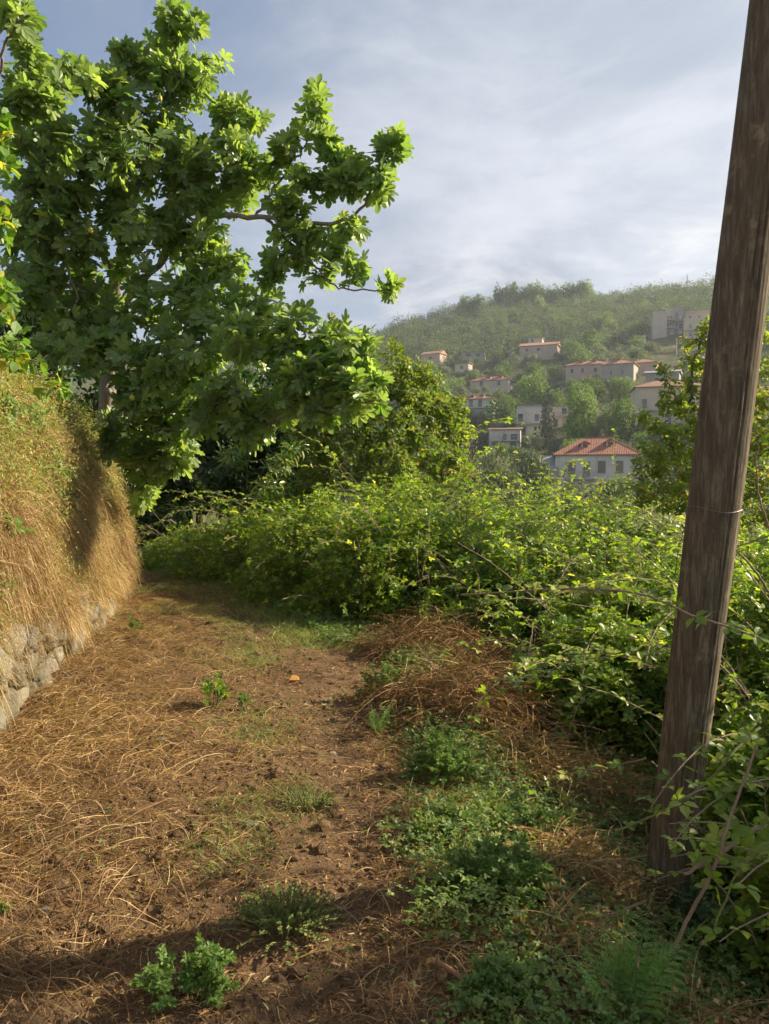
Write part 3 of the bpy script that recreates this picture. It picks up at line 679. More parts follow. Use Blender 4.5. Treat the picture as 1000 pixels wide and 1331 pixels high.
def put_tree(kind, g, rad, hgt, label, group=None, forced_parts=None):
    pk = PROTO[kind + ('F' if g[1] > 230 else '')]; cme, tme, one, top = pk[int(rng.integers(0, len(pk)))]
    sc = (rad, rad * rng.uniform(.85, 1.15), hgt / top)
    parts = g[1] < 135 if forced_parts is None else forced_parts
    nm = NAMES[kind]
    if parts:
        root = thing(nm, label, 'tree', g, group)
        a = link('trunk', tme, root); b_ = link('crown', cme, root)
    else:
        root = link(nm, one, None, tuple(g)); tag(root, label, 'tree', group)
    root.scale = sc; root.rotation_euler = (0, 0, rng.uniform(0, 6.28))
    TREES.append((g[0], g[1], rad)); return root
def spec_tree(kind, px, pyb, wpx, hpx, label, Y=None, group=None):
    g = ground_at(px, pyb) if Y is None else P(px, pyb, Y)
    z = H(g[0], g[1]); hgt = (pyb - (pyb - hpx)) / F * g[1] + max(g[2] - z, 0)
    g = np.array([g[0], g[1], min(z, g[2])])
    return put_tree(kind, g, wpx / 2 / F * g[1] * 1.0, hgt, label, group)
spec_tree('conifer', 711, 596, 36, 98, 'tall dark conifer in front of the white terraced house', 176)
spec_tree('conifer', 661, 464, 24, 38, 'dark pointed conifer below the broad faded orange roof', 325)
spec_tree('conifer', 893, 371, 9, 17, 'lone small conifer breaking the skyline by the pole', 486)
spec_tree('broad', 652, 560, 46, 52, 'bright green bushy tree beside the orange roofed villa', 205)
spec_tree('broad', 692, 530, 50, 52, 'dappled green tree above the tall dark conifer', 225)
spec_tree('broad', 757, 592, 56, 86, 'tall bright green tree behind the nearest red roof', 160)
spec_tree('broad', 803, 592, 54, 74, 'wide bright green tree uphill of the nearest chimney', 156)
spec_tree('broad', 838, 600, 40, 46, 'green tree at the right end of the nearest red roof', 150)
spec_tree('olive', 707, 520, 16, 44, 'thin silvery tree beside the wide low farmhouse', 262)
spec_tree('olive', 640, 622, 60, 46, 'big grey green olive tree left of the nearest house', 96)
spec_tree('olive', 690, 628, 60, 50, 'second big olive tree close to the white outbuilding', 98)
spec_tree('olive', 655, 672, 62, 62, 'silvery olive crown just behind the bramble hedge', 42)
spec_tree('olive', 745, 668, 60, 45, 'low olive bush under the nearest house', 60)
spec_tree('broad', 798, 668, 66, 50, 'leafy green bush hiding the lower wall of the nearest house', 64)
spec_tree('olive', 612, 660, 46, 60, 'dark round olive tree beside the yellow green bush', 62)
spec_tree('poplar', 656, 432, 14, 34, 'slim pale poplar on the upper slope, the taller of two', 395)
spec_tree('poplar', 640, 436, 11, 26, 'slim pale poplar on the upper slope, the shorter of two', 392)
spec_tree('poplar', 737, 434, 10, 26, 'single slim poplar uphill of the broad faded orange roof', 380)
spec_tree('pale', 786, 442, 26, 40, 'pale tall tree above the ochre house', 360)
spec_tree('pale', 795, 448, 30, 34, 'pale round tree uphill of the ochre house', 352)
spec_tree('broad', 770, 458, 30, 30, 'bright green tree uphill of the ochre house chimney', 320)
spec_tree('broad', 828, 440, 26, 24, 'grey green tree beside the blank apartment wall', 338)
spec_tree('pale', 700, 405, 22, 26, 'pale tree under the dark grove on the ridge', 440)
for k, px in enumerate((648, 658, 668, 679, 690, 701, 712, 723, 734, 745, 755, 764)):
    spec_tree('broad', px, 390, 20, 20 + (k % 3) * 2 + (4 if k > 8 else 0), 'dark tree of the long grove on the ridge', 474, 'dark grove on the ridge')
for k, px in enumerate((602, 611, 621)):
    spec_tree('broad', px, 402, 18, 18 + k, 'dark tree of the small clump low on the ridge line', 474, 'small dark clump on the ridge')
# trees standing close in front of each house
SHORT = {'red_roof_house': 'the nearest red roofed house', 'outbuilding': 'the small white outbuilding', 'terraced_house': 'the white terraced house', 'veranda_house': 'the white veranda house', 'cream_house': 'the cream house by the conifer',
         'villa': 'the white villa', 'farmhouse': 'the wide low farmhouse', 'tower_house': 'the small square ochre house', 'orange_cottage': 'the smallest orange cottage', 'long_shed': 'the long low shed',
         'broad_roof_house': 'the broad faded orange roof', 'hilltop_block': 'the small pale block', 'ochre_house': 'the ochre house', 'grey_house': 'the grey walled house', 'square_house': 'the pyramid roofed house', 'gabled_house': 'the plain grey gable',
         'balcony_house': 'the cream balcony house', 'ruined_house': 'the roofless ruin', 'brown_roof_house': 'the brown roofed house', 'apartment_block': 'the tall apartment block', 'stepped_apartments': 'the salmon apartments'}
for (x0, x1, yt, yb, Yh, g, w_, nm_, _) in list(HRECT):
    if nm_ in ('outbuilding', 'red_roof_house', 'hilltop_block'): continue
    for k in range(max(2, int((x1 - x0) / 13))):
        px = x0 + (x1 - x0) * (k + rng.uniform(.2, .8)) / max(2, int((x1 - x0) / 13)); Y_ = Yh - 8 - rng.uniform(0, 5) - 1.5 * (Yh < 200)
        top = P(px, yb + (yb - yt) * rng.uniform(-.05, .45), Y_); z = float(H(top[0], top[1])); hgt = top[2] - z
        if hgt < 2 or hgt > 15: continue
        kd = 'olive' if rng.random() < .6 else 'broad'
        put_tree(kd, np.array([top[0], top[1], z - .2]), max(min(hgt * .52, 5.0), 1.9), hgt, ('grey green olive tree close in front of ' if kd == 'olive' else 'leafy green tree close in front of ') + SHORT[nm_], 'trees close in front of ' + SHORT[nm_])
# everything else that reads as a single tree on the slope
def rel_label(kind, g, hgt):
    pxy = proj((g[0], g[1], g[2] + hgt * .6)); best = None
    for r_ in HRECT:
        cx, cy = (r_[0] + r_[1]) / 2, (r_[2] + r_[3]) / 2; dd = math.hypot(pxy[0] - cx, (pxy[1] - cy) * 1.6)
        if best is None or dd < best[0]: best = (dd, cx, cy, r_)
    _, cx, cy, r_ = best
    dx, dy = pxy[0] - cx, pxy[1] - cy
    rel = ('uphill of' if dy < 0 else 'downhill of') if abs(dy) > abs(dx) * .7 else 'beside'
    short = SHORT[r_[7]]
    kw = {'olive': 'grey green olive tree', 'broad': 'green leafy tree', 'pale': 'pale green tree', 'conifer': 'dark conifer'}[kind]
    return f'{kw} growing {rel} {short}', f'{kw.split()[-2]} trees {rel} {short}'
cnt = 0; tries = 0
while cnt < 230 and tries < 16000:
    tries += 1
    y = math.sqrt(rng.uniform(98 ** 2, 335 ** 2)); s = rng.uniform(455, 1015); x = (s - 500) / F * y
    kind = rng.choice(['olive', 'broad', 'pale'], p=[.55, .36, .09])
    rad = {'olive': rng.uniform(2.5, 3.9), 'broad': rng.uniform(3.2, 5.4), 'pale': rng.uniform(2.2, 3.2)}[kind]
    hgt = rad * {'olive': 1.45, 'broad': 1.8, 'pale': 2.4}[kind]
    z = float(H(x, y)); a = proj((x, y, z)); t = proj((x, y, z + hgt)); wp = rad / y * F
    bad = False
    for (x0, x1, yt, yb, Yh, g, w_, _, _) in HRECT:
        if math.hypot(x - g[0], y - g[1]) < w_ * .55 + rad * .7: bad = True; break
        if y < Yh and a[0] + wp > x0 and a[0] - wp < x1 and t[1] < yb: bad = True; break
    if bad: continue
    for (tx, ty, tr) in TREES:
        if (tx - x) ** 2 + (ty - y) ** 2 < ((tr + rad) * .5) ** 2: bad = True; break
    if bad: continue
    lb, gr = rel_label(kind, (x, y, z), hgt)
    put_tree(kind, np.array([x, y, z - .2]), rad, hgt, lb, gr); cnt += 1
print('hill trees', cnt, tries)
# the far wood on the upper slope and the scrub between the trees read as masses
def mass(name, label, npl, y0, y1, s0, s1, rad, per, leaf, matl, hk):
    y = np.sqrt(rng.uniform(y0 ** 2, y1 ** 2, npl)); s = rng.uniform(s0, s1, npl); x = (s - 500) / F * y
    keep = np.ones(npl, bool)
    for (x0, x1, yt, yb, Yh, g, w_, _, _) in HRECT:
        keep &= np.hypot(x - g[0], y - g[1]) > w_ * .5 + 1.5
        keep &= ~((y < Yh) & (y > Yh - 30) & (s > x0 - 3) & (s < x1 + 3))
    # a bare strip of field on the left of the slope
    x, y = x[keep], y[keep]; n = len(x); z = H(x, y)
    fld = (nz(x, y, .018, 7) > .42) & (y > 340) & (x < 20)
    x, y, z = x[~fld], y[~fld], z[~fld]; n = len(x)
    R_ = rad * rng.uniform(.6, 1.35, n); hh = R_ * hk * rng.uniform(.8, 1.3, n)
    idx = np.repeat(np.arange(n), per); u = unit(rng.normal(size=(n * per, 3))); u[:, 2] = np.abs(u[:, 2]) * 1.1 - .15
    lob = 1 + .28 * np.sin(u[:, 0] * 7 + idx * 1.3) * np.sin(u[:, 1] * 6 + idx * 2.1) - np.abs(rng.normal(0, .13, n * per))
    pos = np.stack([x[idx] + u[:, 0] * R_[idx] * lob, y[idx] + u[:, 1] * R_[idx] * lob, z[idx] + .25 * hh[idx] + u[:, 2] * hh[idx] * .75 * lob], -1)
    tint = rng.random((n * per, 3)); tint[:, 0] = np.clip(rng.random(n)[idx] * .8 + tint[:, 0] * .3 - .05, 0, 1)
    lv = LV(); lv.put(TS, pos, unit(rng.normal(size=pos.shape)), unit(u + .5 * rng.normal(size=pos.shape) + [0, 0, .3]), leaf * rng.uniform(.7, 1.4, len(pos)), tint)
    o = lv.build(name, M[matl]); tag(o, label, 'vegetation', None, 'stuff')
mass('forest', 'hazy green wood covering the upper part of the hill', 2500, 325, 500, 200, 1420, 4.6, 230, .72, 'wood', 1.5)
mass('scrub', 'low grey green scrub between the houses on the slope', 6800, 96, 335, 380, 1420, 1.7, 60, .42, 'olive', 1.1)
# ================================================================== near vegetation
def fit(pts, n): return cr(np.asarray(pts, float), n)
def grow(nodes, tips, sag=.08, steps=5, seed=0):
    """connect every tip to the nearest wood already there; returns twig polylines"""
    r_ = np.random.default_rng(seed); nodes = [np.asarray(nodes)]
    allp = np.concatenate(nodes); d0 = np.array([np.min(np.linalg.norm(allp - t, axis=1)) for t in tips]); out = [None] * len(tips)
    for k in np.argsort(d0):
        t = tips[k]; dd = np.linalg.norm(allp - t, axis=1) + .6 * np.maximum(allp[:, 2] - t[2], 0)
        a = allp[np.argmin(dd)]; L = np.linalg.norm(t - a) + 1e-6
        u = np.linspace(0, 1, steps)[:, None]; perp = r_.normal(size=3) * L * .12
        pts = a + (t - a) * u + perp * (u * (1 - u) * 2) + np.array([0, 0, -1.]) * L * sag * (4 * u * (1 - u)) * -1
        out[k] = pts; allp = np.concatenate([allp, pts[1:]])
    return out
def blob_tips(blobs, dens, seed=0, djit=.12):
    """blobs: (px, py, rx, ry, dist); tips spread through each blob, as deep as it is wide"""
    r_ = np.random.default_rng(seed); T = []
    for (px, py, rx, ry, d) in blobs:
        n = max(int(pi * rx * ry * dens), 3)
        u = unit(r_.normal(size=(n, 3))) * (r_.random((n, 1)) ** .42)
        dep = (rx + ry) / 2 / F * d
        for q in u: T.append(P(px + q[0] * rx, py + q[1] * ry, d + q[2] * dep))
    return np.array(T)
GOLD = 2.39996
def rosettes(lv, tpls, twigs, nleaf, size, seed, droop=.25, spread=.9, along=.5, yellow=None):
    r_ = np.random.default_rng(seed); Ps, Ds, Ns, Sz, Ti = [], [], [], [], []
    for tw in twigs:
        seg = tw[-1] - tw[-2]; ax = unit(unit(seg) + np.array([0, 0, .35])); L = np.linalg.norm(tw[-1] - tw[0])
        b1 = unit(np.cross(ax, [0.1, .2, 1.])); b2 = np.cross(ax, b1); a0 = r_.uniform(0, 6.28); tt = r_.random()
        k = int(nleaf * r_.uniform(.7, 1.3))
        for q in range(k):
            t = (q / max(k, 1)) ** 1.3; a = a0 + q * GOLD
            rad = b1 * cos(a) + b2 * sin(a)
            base = tw[-1] - ax * t * min(along, L) + rad * size * .28
            d = unit(rad * spread + ax * (.75 - .5 * t) + np.array([0, 0, -droop * r_.uniform(0, 2.6)]) + r_.normal(size=3) * .3)
            n = unit(ax * .55 + np.array([0, 0, .8]) - d * .1 + r_.normal(size=3) * .5)
            Ps.append(base); Ds.append(d); Ns.append(n); Sz.append(size * r_.uniform(.6, 1.2) * (1 - .25 * (q == 0))); Ti.append((np.clip(tt * .6 + r_.random() * .5 - .05, 0, 1), r_.random(), 0))
    Ps, Ds, Ns, Sz, Ti = map(np.array, (Ps, Ds, Ns, Sz, Ti)); ch = r_.integers(0, len(tpls), len(Ps))
    for q, tp in enumerate(tpls): lv.put(tp, Ps[ch == q], Ds[ch == q], Ns[ch == q], Sz[ch == q], Ti[ch == q])
def woody(name, label, cat, base, trunk, limbs, tips, tpls, nleaf, size, leafm, bark, rtw=.006, seed=1, group=None, extra=None, droop=.25, along=.5, spread=.9, twigcut=1.0):
    root = thing(name, label, cat, base, group); base = tuple(base)
    m = MB()
    for pts, r0, r1 in trunk: m.tube(fit(pts, 26), np.linspace(r0, r1, 26), 12, cap=False)
    m.build('trunk', bark, root, base, True, loc=(0, 0, 0)).location = (0, 0, 0)
    nodes = [fit(t[0], 30)[8:] for t in trunk]
    for pts, r0, r1 in limbs:
        q = fit(pts, 40); w_ = rng.normal(size=(40, 3)) * .012; q = q + w_
        m = MB(); m.tube(q, np.linspace(r0, r1, 40), 9, cap=False); o_ = m.build('branch', bark, root, base, True); o_.location = (0, 0, 0); nodes.append(q[6:])
    tw = grow(np.concatenate(nodes), tips, seed=seed)
    m = MB()
    for q in tw: m.tube(q, np.linspace(rtw * 1.5, rtw * .6, len(q)), 4, cap=False)
    o_ = m.build('twigs', bark, root, base, True); o_.location = (0, 0, 0)
    lv = LV(); rosettes(lv, tpls, tw, nleaf, size, seed + 5, droop, spread, along)
    if extra: extra(lv, tw)
    o_ = lv.build('crown', leafm, root, base); o_.location = (0, 0, 0)
    return root, tw
# ---- fig tree
FB = [(232, 30, 26, 34, 8.8), (215, 85, 60, 45, 8.8), (150, 110, 48, 34, 8.6), (85, 100, 42, 34, 8.2), (35, 120, 40, 45, 7.8), (150, 60, 14, 16, 8.6), (265, 110, 40, 45, 8.9),
      (300, 165, 38, 50, 9), (80, 200, 90, 60, 8.5), (190, 190, 80, 60, 8.8), (265, 230, 70, 50, 9), (325, 215, 36, 40, 8.8), (410, 140, 24, 22, 8.4), (370, 185, 30, 28, 8.5), (430, 190, 20, 24, 8.4),
      (425, 235, 55, 26, 8.4), (505, 190, 30, 22, 8.2), (470, 215, 32, 24, 8.2), (500, 240, 22, 28, 8.2), (400, 300, 45, 20, 8.4), (365, 265, 34, 24, 8.5), (430, 320, 28, 18, 8.3), (480, 350, 34, 10, 8.1), (512, 368, 16, 12, 8.1),
      (452, 292, 20, 12, 8.3), (405, 365, 22, 12, 8.4), (60, 290, 70, 60, 8.6), (150, 290, 70, 60, 8.8), (240, 300, 50, 50, 8.9), (290, 350, 40, 24, 8.7), (40, 370, 50, 50, 8.6), (130, 385, 80, 50, 9.2), (240, 380, 80, 45, 8.8),
      (330, 395, 40, 26, 8.4), (300, 440, 90, 45, 8.2), (400, 440, 60, 40, 7.9), (450, 470, 42, 44, 7.6), (478, 510, 34, 34, 7.4), (180, 460, 85, 50, 8.4), (110, 440, 60, 40, 8.8), (390, 510, 60, 40, 7.7), (300, 520, 70, 42, 8.0),
      (210, 530, 66, 48, 8.4), (160, 560, 40, 40, 8.9), (205, 595, 42, 38, 8.8), (188, 640, 20, 26, 9.2), (235, 575, 30, 40, 8.6), (330, 565, 30, 16, 7.9), (20, 18, 24, 20, 6.6), (60, 455, 40, 20, 8), (355, 350, 34, 20, 8.4), (390, 330, 26, 20, 8.4), (40, 60, 30, 20, 7.6)]
ftips = blob_tips(FB, .0040, 3)
fb = np.array([-3.95, 10.3, 1.35])
T0 = [fb, P(140, 520, 10.1), P(146, 420, 9.8), P(152, 350, 9.4)]
flimbs = [([P(150, 370, 9.5), P(165, 290, 9.2), P(205, 170, 9.0), P(228, 60, 8.8)], .055, .014),
          ([P(150, 350, 9.4), P(110, 310, 9.1), P(75, 260, 8.8), P(35, 200, 8.4), P(18, 150, 8.0)], .05, .012),
          ([P(146, 420, 9.7), P(200, 350, 9.2), P(262, 285, 8.9), P(340, 283, 8.6), P(420, 292, 8.4), P(470, 270, 8.3), P(500, 205, 8.2)], .045, .010),
          ([P(346, 284, 8.6), P(385, 325, 8.45), P(420, 355, 8.3), P(445, 375, 8.2), P(500, 378, 8.1)], .018, .007),
          ([P(330, 283, 8.7), P(360, 240, 8.6), P(395, 190, 8.5), P(412, 150, 8.4)], .018, .007),
          ([P(205, 290, 9.0), P(250, 240, 8.8), P(280, 180, 8.9), P(310, 140, 8.9)], .022, .008),
          ([P(142, 470, 9.9), P(210, 470, 9.0), P(290, 500, 8.4), P(345, 550, 7.9), P(380, 530, 7.7), P(430, 535, 7.5), P(485, 520, 7.3)], .045, .010),
          ([P(142, 480, 9.9), P(230, 440, 8.9), P(330, 410, 8.4), P(420, 440, 7.9), P(470, 470, 7.6)], .040, .010),
          ([P(140, 500, 10.0), P(160, 540, 9.4), P(190, 580, 9.0), P(205, 630, 8.9)], .035, .008),
          ([P(145, 400, 9.6), P(100, 370, 9.0), P(50, 375, 8.6), P(8, 345, 8.2)], .03, .008),
          ([P(80, 470, 8.8), P(95, 430, 8.7), P(98, 375, 8.7), P(60, 290, 8.6), P(40, 210, 8.4)], .022, .009),
          ([P(-40, 300, 7.4), P(-10, 150, 7.0), P(8, 60, 6.7), P(22, 15, 6.6)], .02, .008)]
def figs(lv, tw): pass
fig, ftw = woody('fig_tree', 'big fig tree with lobed leaves arching over the path from the bank', 'tree', fb, [(T0, .13, .07)], flimbs, ftips, [TFIG, TFIG2], 10, .145, M['fig'], M['figbark'], .0055, 4, along=.38, spread=1.0)
b = NB('fig_fruit'); M['fruit'] = b.out(b.pbsdf(b.mix(b.noise(9, 3, .5, b.obj()), (.20, .26, .05), (.45, .40, .06)), .5, .3))
for (px, py, d) in ((52, 465, 7.3), (172, 517, 7.9), (208, 128, 8.3), (372, 470, 7.5), (118, 300, 8.2)):
    V, Fc = rock(2, (.024, .024, .030), 1, .03); m = MB(); p = P(px, py, d); m.add(V + p, [Fc]); m.tube([p + [0, 0, .025], p + [0, .01, .06]], .004, 5)
    o_ = m.build('fig_fruit', M['fruit'], fig, tuple(fb), True); o_.location = (0, 0, 0)
# ---- grape vine at the very edge, on the bank's top
vt = blob_tips([(5, 200, 16, 50, 4.3), (4, 290, 12, 50, 4.3), (6, 380, 16, 50, 4.3), (16, 455, 26, 24, 4.4), (45, 470, 24, 14, 4.5), (85, 500, 22, 14, 5.0), (-40, 300, 40, 120, 4.3), (-50, 430, 40, 60, 4.3)], .0042, 8)
woody('grape_vine', 'sunlit climbing vine with yellowing leaves above the grassy bank', 'vine', P(-70, 500, 4.3), [([P(-70, 500, 4.3), P(-30, 420, 4.3), P(-10, 300, 4.3), P(-5, 150, 4.3)], .02, .008)], [], vt, [TGRAPE, TROUND], 6, .085, M['vine'], M['bark'], .003, 9, along=.25)
# ---- yellow green bush in the middle
HB = [(455, 468, 40, 36, 13.4), (500, 480, 44, 40, 13.4), (545, 500, 42, 36, 13.5), (575, 540, 36, 42, 13.4), (600, 560, 14, 40, 13.5), (520, 545, 60, 50, 13), (455, 540, 50, 50, 12.8), (430, 600, 60, 44, 12.6), (510, 605, 60, 36, 12.6), (575, 600, 36, 30, 12.9),
      (437, 440, 24, 20, 13.4), (432, 417, 5, 10, 13.4), (400, 560, 40, 50, 13), (390, 640, 40, 24, 12.4), (600, 610, 18, 20, 12.8)]
ht = blob_tips(HB, .022, 21)
def hextra(lv, tw): pass
hb0 = np.array([.2, 13.4, float(H(.2, 13.4))])
hz_l = [([hb0, P(500, 620, 13.2), P(470, 540, 13.2), P(450, 460, 13.3)], .05, .012), ([hb0, P(530, 610, 13.2), P(530, 550, 13.2), P(545, 500, 13.4)], .05, .012), ([hb0, P(560, 630, 13.1), P(585, 580, 13.2), P(605, 530, 13.4)], .04, .010),
        ([hb0, P(470, 640, 13.0), P(430, 600, 12.8), P(410, 560, 12.9)], .04, .01), ([hb0, P(590, 640, 12.9), P(615, 590, 13.0), P(622, 560, 13.1)], .03, .008), ([P(450, 480, 13.3), P(434, 440, 13.4), P(432, 405, 13.4)], .012, .005)]
woody('hazel_bush', 'tall yellow green bush with browning leaf tips behind the brambles', 'bush', hb0, [([hb0 - [0, 0, .2], hb0 + [0, 0, .3], P(515, 640, 13.3)], .07, .05)], hz_l, ht, [TROUND, TS], 12, .088, M['hazel'], M['bark'], .0045, 23, along=.35)
dt = blob_tips([(590, 622, 26, 22, 12.3), (615, 600, 16, 22, 12.5), (560, 640, 30, 16, 12.2)], .006, 24)
M['dryleaf'] = leafmat('dry_brown_leaf', (.20, .09, .045), (.33, .18, .09), (.30, .30, .08), .85, .3, .6)
woody('withered_shrub', 'withered reddish brown shrub at the foot of the yellow green bush', 'shrub', P(600, 680, 12.4), [([P(600, 690, 12.4), P(600, 650, 12.4), P(610, 620, 12.4)], .03, .012)], [([P(603, 650, 12.4), P(640, 610, 12.3), P(655, 560, 12.4)], .014, .004)],
      dt, [TS], 5, .07, M['dryleaf'], M['bark'], .004, 25)
# ---- dark evergreens behind the fig, over the bend of the path
def darktree(label, bx, by, blobs, seed, hh):
    b0 = np.array([bx, by, float(H(bx, by))]); tips = blob_tips(blobs, .011, seed)
    woody('evergreen_tree', label, 'tree', b0, [([b0 - [0, 0, .2], b0 + [.1, 0, hh * .4], b0 + [0, .1, hh]], .12, .05)], [], tips, [TL, TS], 15, .19, M['dark'], M['bark'], .008, seed + 1, along=.6)
darktree('dark evergreen tree shading the bend of the path', -4.2, 16.5, [(250, 600, 70, 60, 16.5), (200, 640, 60, 50, 16), (290, 560, 60, 50, 16.5), (330, 520, 60, 50, 16.5), (220, 520, 80, 60, 17), (150, 560, 80, 80, 16)], 31, 3.0)
darktree('dark evergreen bush between the bend and the yellow green bush', -2.3, 15.2, [(340, 600, 70, 50, 15.2), (380, 560, 50, 50, 15.2), (400, 620, 50, 36, 15), (300, 640, 60, 30, 15), (360, 640, 60, 30, 14.8)], 33, 2.2)
darktree('dark leafy mass closing the path beyond the bank', -7.5, 15, [(60, 560, 90, 90, 15), (0, 480, 90, 90, 15), (150, 660, 60, 50, 15), (220, 690, 30, 30, 15), (60, 420, 100, 60, 16)], 35, 3.5)
lt = blob_tips([(362, 605, 18, 16, 11.6), (350, 630, 20, 12, 11.5), (300, 655, 26, 8, 11.8), (385, 590, 20, 16, 11.9), (330, 640, 20, 14, 11.9), (305, 590, 20, 20, 12.3)], .009, 41)
woody('laurel_bush', 'glossy long leaved bush catching the sun in front of the dark hollow', 'bush', P(350, 735, 12), [([P(350, 735, 12), P(352, 680, 12), P(356, 640, 11.9)], .03, .015)], [([P(352, 680, 12), P(320, 665, 11.9), P(290, 655, 11.8)], .012, .006), ([P(356, 640, 12), P(365, 600, 11.7)], .012, .006)],
      lt, [TLANCE], 12, .16, M['laurel'], M['greencane'], .004, 42, along=.3)
# ---- yellow green tree behind the pole
PB = [(905, 470, 26, 50, 9.6), (885, 520, 34, 34, 9.4), (925, 430, 14, 26, 9.6), (870, 570, 44, 34, 9.2), (915, 560, 44, 50, 9.4), (850, 610, 40, 24, 9.0), (900, 620, 50, 30, 9.0), (960, 500, 40, 60, 9.6), (985, 430, 26, 40, 9.7), (990, 560, 40, 60, 9.4), (975, 640, 60, 50, 9.0),
      (860, 480, 14, 12, 9.4), (840, 545, 16, 10, 9.2), (1040, 520, 50, 90, 9.4), (1050, 640, 50, 60, 9), (835, 640, 30, 18, 8.8), (900, 655, 60, 26, 8.8)]
pb0 = np.array([4.3, 9.6, float(H(4.3, 9.6))])
woody('plum_tree', 'young yellow green tree with small leaves behind the timber pole', 'tree', pb0, [([pb0 - [0, 0, .2], pb0 + [0, 0, .6], P(930, 640, 9.5)], .07, .05)],
      [([P(930, 640, 9.5), P(905, 560, 9.5), P(900, 480, 9.5), P(925, 410, 9.6)], .03, .006), ([P(930, 640, 9.5), P(880, 590, 9.3), P(845, 545, 9.2)], .022, .005), ([P(930, 640, 9.5), P(970, 520, 9.6), P(990, 410, 9.7)], .03, .006), ([P(930, 650, 9.4), P(870, 640, 9.1), P(830, 640, 8.9)], .02, .005), ([P(900, 560, 9.5), P(870, 500, 9.4), P(858, 475, 9.4)], .012, .004)],
      blob_tips(PB, .0105, 51), [TROUND, TL], 12, .068, M['plum'], M['bark'], .0032, 52, along=.4)
gt = blob_tips([(880, 670, 60, 20, 12.5), (780, 660, 60, 14, 13), (760, 640, 60, 22, 14), (700, 645, 40, 16, 14), (800, 630, 40, 24, 13), (830, 660, 40, 20, 12), (665, 640, 20, 16, 14), (720, 622, 20, 12, 14), (735, 628, 50, 10, 13.6), (795, 624, 40, 13, 13.4), (835, 615, 22, 16, 13), (745, 605, 12, 8, 13.8)], .0052, 61)
g0 = np.array([3.6, 14, float(H(3.6, 14))])
woody('bare_twigged_shrub', 'half bare shrub with grey twigs in front of the nearest house', 'shrub', g0, [([g0 - [0, 0, .2], g0 + [0, 0, .6], P(740, 670, 14)], .05, .03)],
      [([P(740, 680, 14), P(755, 650, 13.9), P(790, 630, 13.8), P(830, 628, 13.6)], .03, .01), ([P(735, 680, 14), P(725, 645, 14), P(738, 605, 13.8)], .02, .007), ([P(700, 690, 13.6), P(690, 650, 13.6), P(655, 640, 13.8), P(622, 655, 13.6)], .02, .008), ([P(655, 660, 13.2), P(652, 620, 13.2), P(640, 575, 13.3)], .012, .004), ([P(620, 650, 12.6), P(640, 632, 12.6), P(660, 612, 12.7)], .022, .008)],
      gt, [TL], 5, .075, M['plum'], M['figbark'], .006, 62)

# ---- brambles
def curved(start, d0, L, K, g, r_, wob=.25):
    """a cane/strand bending under its weight: start (3,), heading d0"""
    p = np.zeros((K, 3)); p[0] = start; d = unit(d0); st = L / (K - 1)
    for i in range(1, K):
        p[i] = p[i - 1] + d * st; d = unit(d + np.array([0, 0, -g]) * st + r_.normal(size=3) * wob * st)
    return p
def leafcane(lv, pts, sp, size, tpl, r_, skip=.25, up=.8, dens=1):
    seg = np.linalg.norm(np.diff(pts, axis=0), axis=1); cl = np.concatenate([[0], np.cumsum(seg)]); L = cl[-1]
    t = np.arange(L * skip, L, sp); 
    if len(t) == 0: return
    q = np.stack([np.interp(t, cl, pts[:, i]) for i in range(3)], -1); tan = unit(np.stack([np.interp(t + .01, cl, pts[:, i]) - np.interp(t - .01, cl, pts[:, i]) for i in range(3)], -1))
    side = unit(np.cross(tan, [0, 0, 1.])) * np.where(np.arange(len(t)) % 2, 1, -1)[:, None]
    d = unit(side * .9 + tan * .55 + np.array([0, 0, .12]) + r_.normal(size=q.shape) * .25); n = unit(np.array([0, 0, up]) + r_.normal(size=q.shape) * .35)
    tint = r_.random((len(t), 3)); tint[:, 0] = np.clip(.5 + tint[:, 0] * .6, 0, 1)
    lv.put(tpl, q + d * size * .12, d, n, size * r_.uniform(.6, 1.15, len(t)), tint)
